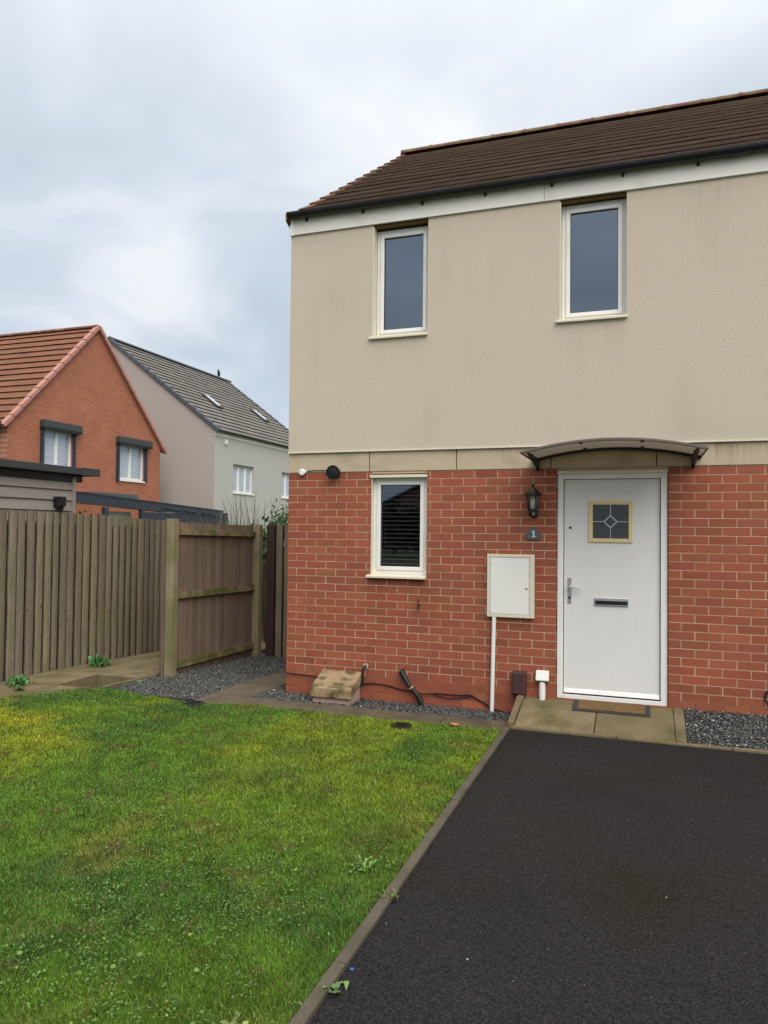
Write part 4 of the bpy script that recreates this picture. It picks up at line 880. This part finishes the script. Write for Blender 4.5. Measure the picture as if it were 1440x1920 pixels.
g.box(-11.03, -11.005, 7, 12, 1.7, 1.8); tag(g.build('slatted_fence', 'redslat'), 'orange brown slatted fence seen through the navy veranda', 'fence')
shrub('garden_bush', 'small green bush growing under the navy veranda', (-9.0, 6.9, 1.65), (.3, 1.2, .33), 600, .1, (.05, .10, .025))
g = MB(); g.prism([(12.2, 2.60), (12.2, 2.78), (14.35, 2.78), (14.35, 2.60)], 'x', -13.95, -13.0)
K = thing('lean_to_roof', 'grey blue lean-to roof edge against the red brick gable', 'lean-to', (-13.4, 13, 0)); g.build('roof', 'verge_g', K); g = MB(); g.box(-13.9, -13.1, 12.3, 14.25, -.5, 2.598); g.build('wall', 'brick_y', K)

# ================================================================== RED BRICK HOUSE
K = thing('brick_house', 'red brick house with terracotta tiled roof and roller shutter boxes on its gable', 'house', (-18, 13.3, 0))
Y0, Y1, YM, ZE, ZR = 9.70, 16.90, 13.32, 4.72, 8.36
ow = [(11.03, 12.30, 3.42, 4.70), (14.50, 15.95, 3.36, 4.62)]
class YMB(MB): pass
g = MB()
# gable wall face as grid with openings (plane x=-14)
for (a, b) in ((Y0, ow[0][0]), (ow[0][1], ow[1][0]), (ow[1][1], Y1)): g.box(-14.25, -14, a, b, -.5, ZE)
for (a, b, c, d) in ow: g.box(-14.25, -14, a, b, -.5, c); g.box(-14.25, -14, a, b, d, ZE)
g.prism([(Y0, ZE), (Y1, ZE), (YM, ZR)], 'x', -14.25, -14)
hw = g.build('gable_wall', 'brick_y', K)
g = MB(); g.box(-28, -14.252, Y0, Y0+.25, -.5, ZE+.05); g.build('front_wall', 'brick_x', K); g = MB(); g.box(-28, -14.252, Y1-.25, Y1, -.5, ZE+.05); g.build('rear_wall', 'brick_x', K)
S_ = math.hypot(YM-Y0+.25, ZR-ZE+.25)
sv = Vector((0, YM-Y0, ZR-ZE)).normalized()
g = MB(); roof_slope(g, (-28, Y0-.22, ZE-.17), (1, 0, 0), sv, 14.08, S_, .33, .34, .038, 0, .045, lipcol=(.12, .1, .1)); roof = g.build('roof', 'tile_r', K)  # tile butts coloured near-black as painted shadow lines between courses
sv2 = Vector((0, -(Y1-YM), ZR-ZE)).normalized(); g = MB(); roof_slope(g, (-28, Y1+.22, ZE-.17), (1, 0, 0), sv2, 14.08, S_, .33, .34, .03, 0, .10); g.build('rear_slope', 'tile_r', roof)
g = MB(); x = -28
while x < -14.0: g.prism([(YM+.14*math.cos(a), ZR+.03+.10*math.sin(a)) for a in np.linspace(0, math.pi, 8)], 'x', x, min(x+.44, -13.93)); x += .45
g.build('ridge_tiles', 'ridge', roof)
for (ys, v_, zn) in ((Y0-.24, sv, 1), (Y1+.24, sv2, -1)):
    n_ = 12; P = Vector((0, ys, ZE-.19)); nn = Vector((0, -v_.z*zn*1.0, abs(v_.y)))
    if nn.z < 0: nn = -nn
    st = S_/n_
    for k in range(n_):
        g = MB(); a = P+v_*(k*st+.005); b = P+v_*((k+1)*st-.005); g.hexa([Vector((-14.03, *t.yz)) for t in (a+nn*.085, b+nn*.07, b-nn*.06, a-nn*.05)]+[Vector((-13.86, *t.yz)) for t in (a+nn*.085, b+nn*.07, b-nn*.06, a-nn*.05)], jit(.06)); g.build('verge_tile', 'verge_r', roof, bevel=.02)
g = MB(); g.tube([(-28, Y0-.28, ZE-.12), (-13.95, Y0-.28, ZE-.12)], .065, 10); g.build('gutter', 'black', K)
def ywin(par, X, a, b, c, d, lights, wm='white', inset=.06, shut=False, blindm='blind', gl='glass_far', sillw=.06):
    g = MB(); t = .06; xo = X-inset
    g.box(xo-.05, xo, a, a+t, c, d); g.box(xo-.05, xo, b-t, b, c, d); g.box(xo-.05, xo, a+t, b-t, c, c+t); g.box(xo-.05, xo, a+t, b-t, d-t, d)
    for k in range(1, lights): yy = a+(b-a)*k/lights; g.box(xo-.05, xo+.012, yy-.045, yy+.045, c+t, d-t)
    w_ = g.build('window', wm, par)
    g = MB(); g.box(xo-.035, xo-.03, a+t-.01, b-t+.01, c+t-.01, d-t+.01); g.build('pane', gl, w_)
    g = MB(); zz_ = c+t
    while zz_ < d-t: g.box(xo-.055, xo-.050, a+t, b-t, zz_, zz_+.05); zz_ += .062
    g.build('blind', blindm, w_)
    g = MB(); g.box(xo-.05, X+.05, a-.03, b+.03, c-sillw, c-.002); g.build('sill', 'white', w_)
    return w_
for (a, b, c, d) in ow:
    w_ = ywin(K, -14, a, b, c, d, 2)
    g = MB(); g.box(-14.0, -13.9, a-.09, a-.005, c-.08, d); g.build('shutter_guide', 'navy', w_); g = MB(); g.box(-14.0, -13.9, b+.0, b+.06, c-.02, d); g.build('shutter_guide', 'navy', w_)
    g = MB(); g.prism([(a-.12, d+.0), (b+.22, d+.0), (b+.22, d+.24), (a-.12, d+.24)], 'x', -14.0, -13.78); g.build('shutter_box', 'anth', w_, bevel=.03)
    g = MB(); g.box(-13.99, -13.79, a-.121, b+.221, d-.05, d-.002); g.build('shutter_slot', 'black', w_)

# ================================================================== GREY HOUSE
K = thing('rendered_house', 'tall pale grey rendered house with grey tiled roof and skylights, far left', 'house', (-17.4, 22, 0))
XE, XM, YA, YB, ZE, ZR = -12.32, -17.4, 18.05, 27.0, 5.60, 9.42
wo = [(19.45, 21.12, 3.14, 4.30), (23.72, 25.4, 3.14, 4.30)]
g = MB()
for (a, b) in ((YA, wo[0][0]), (wo[0][1], wo[1][0]), (wo[1][1], YB)): g.box(XE-.25, XE, a, b, -.5, ZE-.02)
for (a, b, c, d) in wo: g.box(XE-.25, XE, a, b, -.5, c); g.box(XE-.25, XE, a, b, d, ZE-.02)
g.build('side_wall', 'grey_ren', K)
g = MB(); g.prism([(XE-.001, -.5), (XE-.001, ZE-.03), (XM, ZR), (2*XM-XE, ZE-.03), (2*XM-XE, -.5)], 'y', YA-.012, YA+.25); g.build('gable_wall', 'beige_shade_ren', K)
g = MB(); g.prism([(XE-.001, -.5), (XE-.001, ZE-.03), (XM, ZR), (2*XM-XE, ZE-.03), (2*XM-XE, -.5)], 'y', YB-.25, YB+.012); g.build('rear_gable_wall', 'beige_shade_ren', K)
sv = Vector((XM-XE, 0, ZR-ZE)).normalized(); S_ = math.hypot(XM-XE, ZR-ZE)+.25
g = MB(); roof_slope(g, (XE-sv.x*.25, YA-.06, ZE-sv.z*.25+.02), (0, 1, 0), sv, YB-YA+.12, S_, .30, .34, .035, 0, .06, lipcol=(.16, .16, .17), stag=False); roof = g.build('roof', 'tile_g', K)
svb = Vector((-sv.x, 0, sv.z)); g = MB(); roof_slope(g, (2*XM-XE+sv.x*.25, YA-.06, ZE-sv.z*.25+.02), (0, 1, 0), svb, YB-YA+.12, S_, .30, .34, .035, 0, .06, lipcol=(.2, .2, .2)); g.build('rear_slope', 'tile_g', roof)
g = MB(); y = YA-.06
while y < YB: g.prism([(XM+.13*math.cos(a), ZR+.04+.10*math.sin(a)) for a in np.linspace(0, math.pi, 8)], 'y', y, y+.44); y += .45
g.build('ridge_tiles', 'verge_g', roof)
nn = Vector((-sv.z, 0, sv.x)); nn = nn if nn.z > 0 else -nn
for (vv, n2_, x0_) in ((sv, nn, XE-sv.x*.27), (svb, Vector((-nn.x, 0, nn.z)), 2*XM-XE+sv.x*.27)):
    for ys in (YA-.10, YB+.02):
        for k in range(14):
            st = S_/14; P = Vector((x0_, 0, ZE-sv.z*.27)); a = P+vv*(k*st); b = P+vv*((k+1)*st-.012); q = (a+n2_*.11, b+n2_*.085, b-n2_*.05, a-n2_*.05)
            g = MB(); g.hexa([Vector((t.x, ys, t.z)) for t in q]+[Vector((t.x, ys+.13, t.z)) for t in q], jit(.12)); g.build('verge_tile', 'verge_g', roof, bevel=.015)
g = MB(); g.box(XE, XE+.03, YA, YB, ZE-.30, ZE-.12); g.build('fascia', 'fascia', K)
g = MB(); g.tube([(XE+.14, YA, ZE-.10), (XE+.14, YB, ZE-.10)], .06, 8); g.build('gutter', 'black', K)
for (a, b, c, d) in wo:
    w_ = ywin(K, XE, a, b, c, d-.06, 3, inset=.10); g = MB(); g.box(XE-.12, XE-.02, a, b, d-.058, d); g.build('head_shadow_trim', 'alu', w_)
for ysk in (20.72, 24.92):
    def PP(s_, y_, n_): q = Vector((XE, 0, ZE+.02))+sv*s_+nn*n_; return (q.x, y_, q.z)
    sa, sb = 2.05, 3.05
    g = MB(); g.hexa([PP(sa, ysk, 0), PP(sa, ysk+.46, 0), PP(sb, ysk+.46, 0), PP(sb, ysk, 0), PP(sa, ysk, .12), PP(sa, ysk+.46, .12), PP(sb, ysk+.46, .12), PP(sb, ysk, .12)]); s_o = g.build('skylight', 'anth', roof)
    MT['skyglass'] = MT.get('skyglass') or mat('skylight_glass', (.42, .44, .48), .08, .02, 2, spec=1)
    g = MB(); g.hexa([PP(sa+.08, ysk+.07, .121), PP(sa+.08, ysk+.39, .121), PP(sb-.08, ysk+.39, .121), PP(sb-.08, ysk+.07, .121), PP(sa+.08, ysk+.07, .13), PP(sa+.08, ysk+.39, .13), PP(sb-.08, ysk+.39, .13), PP(sb-.08, ysk+.07, .13)]); g.build('skylight_pane', 'skyglass', roof)
g = MB(); g.box(XE, XE+.08, 18.75, 18.87, 5.02, 5.20); g.build('security_light', 'paintw', K)
# bird on ridge
bz = ZR+.15; by0 = 26.35
g = MB(); g.tube([(XM, by0+.02, bz-.14), (XM, by0, bz-.02), (XM, by0-.01, bz+.10), (XM, by0-.02, bz+.20), (XM, by0-.035, bz+.27), (XM, by0-.07, bz+.31), (XM, by0-.11, bz+.315), (XM+.01, by0-.17, bz+.30)], [.012, .045, .075, .078, .05, .042, .034, .004], 12)
g.tube([(XM-.02, by0, bz-.02), (XM-.02, by0, bz-.09)], .007, 6); g.tube([(XM+.02, by0, bz-.02), (XM+.02, by0, bz-.09)], .007, 6)
tag(g.build('bird', 'bird'), 'black bird perched on the ridge of the grey roof', 'bird')

# ================================================================== opposite side of the street (seen as reflections in the panes)
K = thing('bungalow', 'low house with a broad gable across the road, only seen reflected in the window', 'house', (-17, -67, 0))
g = MB(); g.prism([(-23, -.5), (-12, -.5), (-12, 4.2), (-17.5, 6.6), (-23, 4.2)], 'y', -76, -66.6); g.build('wall', 'opp', K)
g = MB(); g.prism([(-23.6, 4.0), (-17.5, 6.75), (-11.4, 4.0), (-11.4, 4.2), (-17.5, 6.98), (-23.6, 4.2)], 'y', -76.3, -66.3); g.build('roof', 'anth', K)
K = thing('garden_hedge', 'dark hedge across the road, only seen reflected in the window', 'hedge', (-10, -50, -.2))
n = 9000; X = rng.uniform(-34, 12, n); Yv = rng.uniform(-52, -50, n); top = 3.1+1.0*np.array([fbm(np.array([a]), np.array([0.]), .35, 5)[0] for a in X]); Z = rng.uniform(0, 1, n)**.7*top
ax = rng.normal(size=(n, 3)); ax /= np.linalg.norm(ax, axis=1)[:, None]; bx2 = np.cross(ax, rng.normal(size=(n, 3))); bx2 /= np.linalg.norm(bx2, axis=1)[:, None]; Pp = np.stack([X+10, Yv+50, Z+.2], 1)
V = np.stack([Pp, Pp+ax*.3+bx2*.2, Pp+ax*.6, Pp+ax*.3-bx2*.2], 1).reshape(-1, 3); T = (np.array([(0, 1, 2), (0, 2, 3)])[None]+(np.arange(n)*4)[:, None, None]).reshape(-1, 3)
bigmesh('foliage', V, T, np.repeat(rng.uniform(.4, 1.2, (n, 1)), 4, axis=0)*np.array([[.03, .05, .015]]), 'leaf', K)
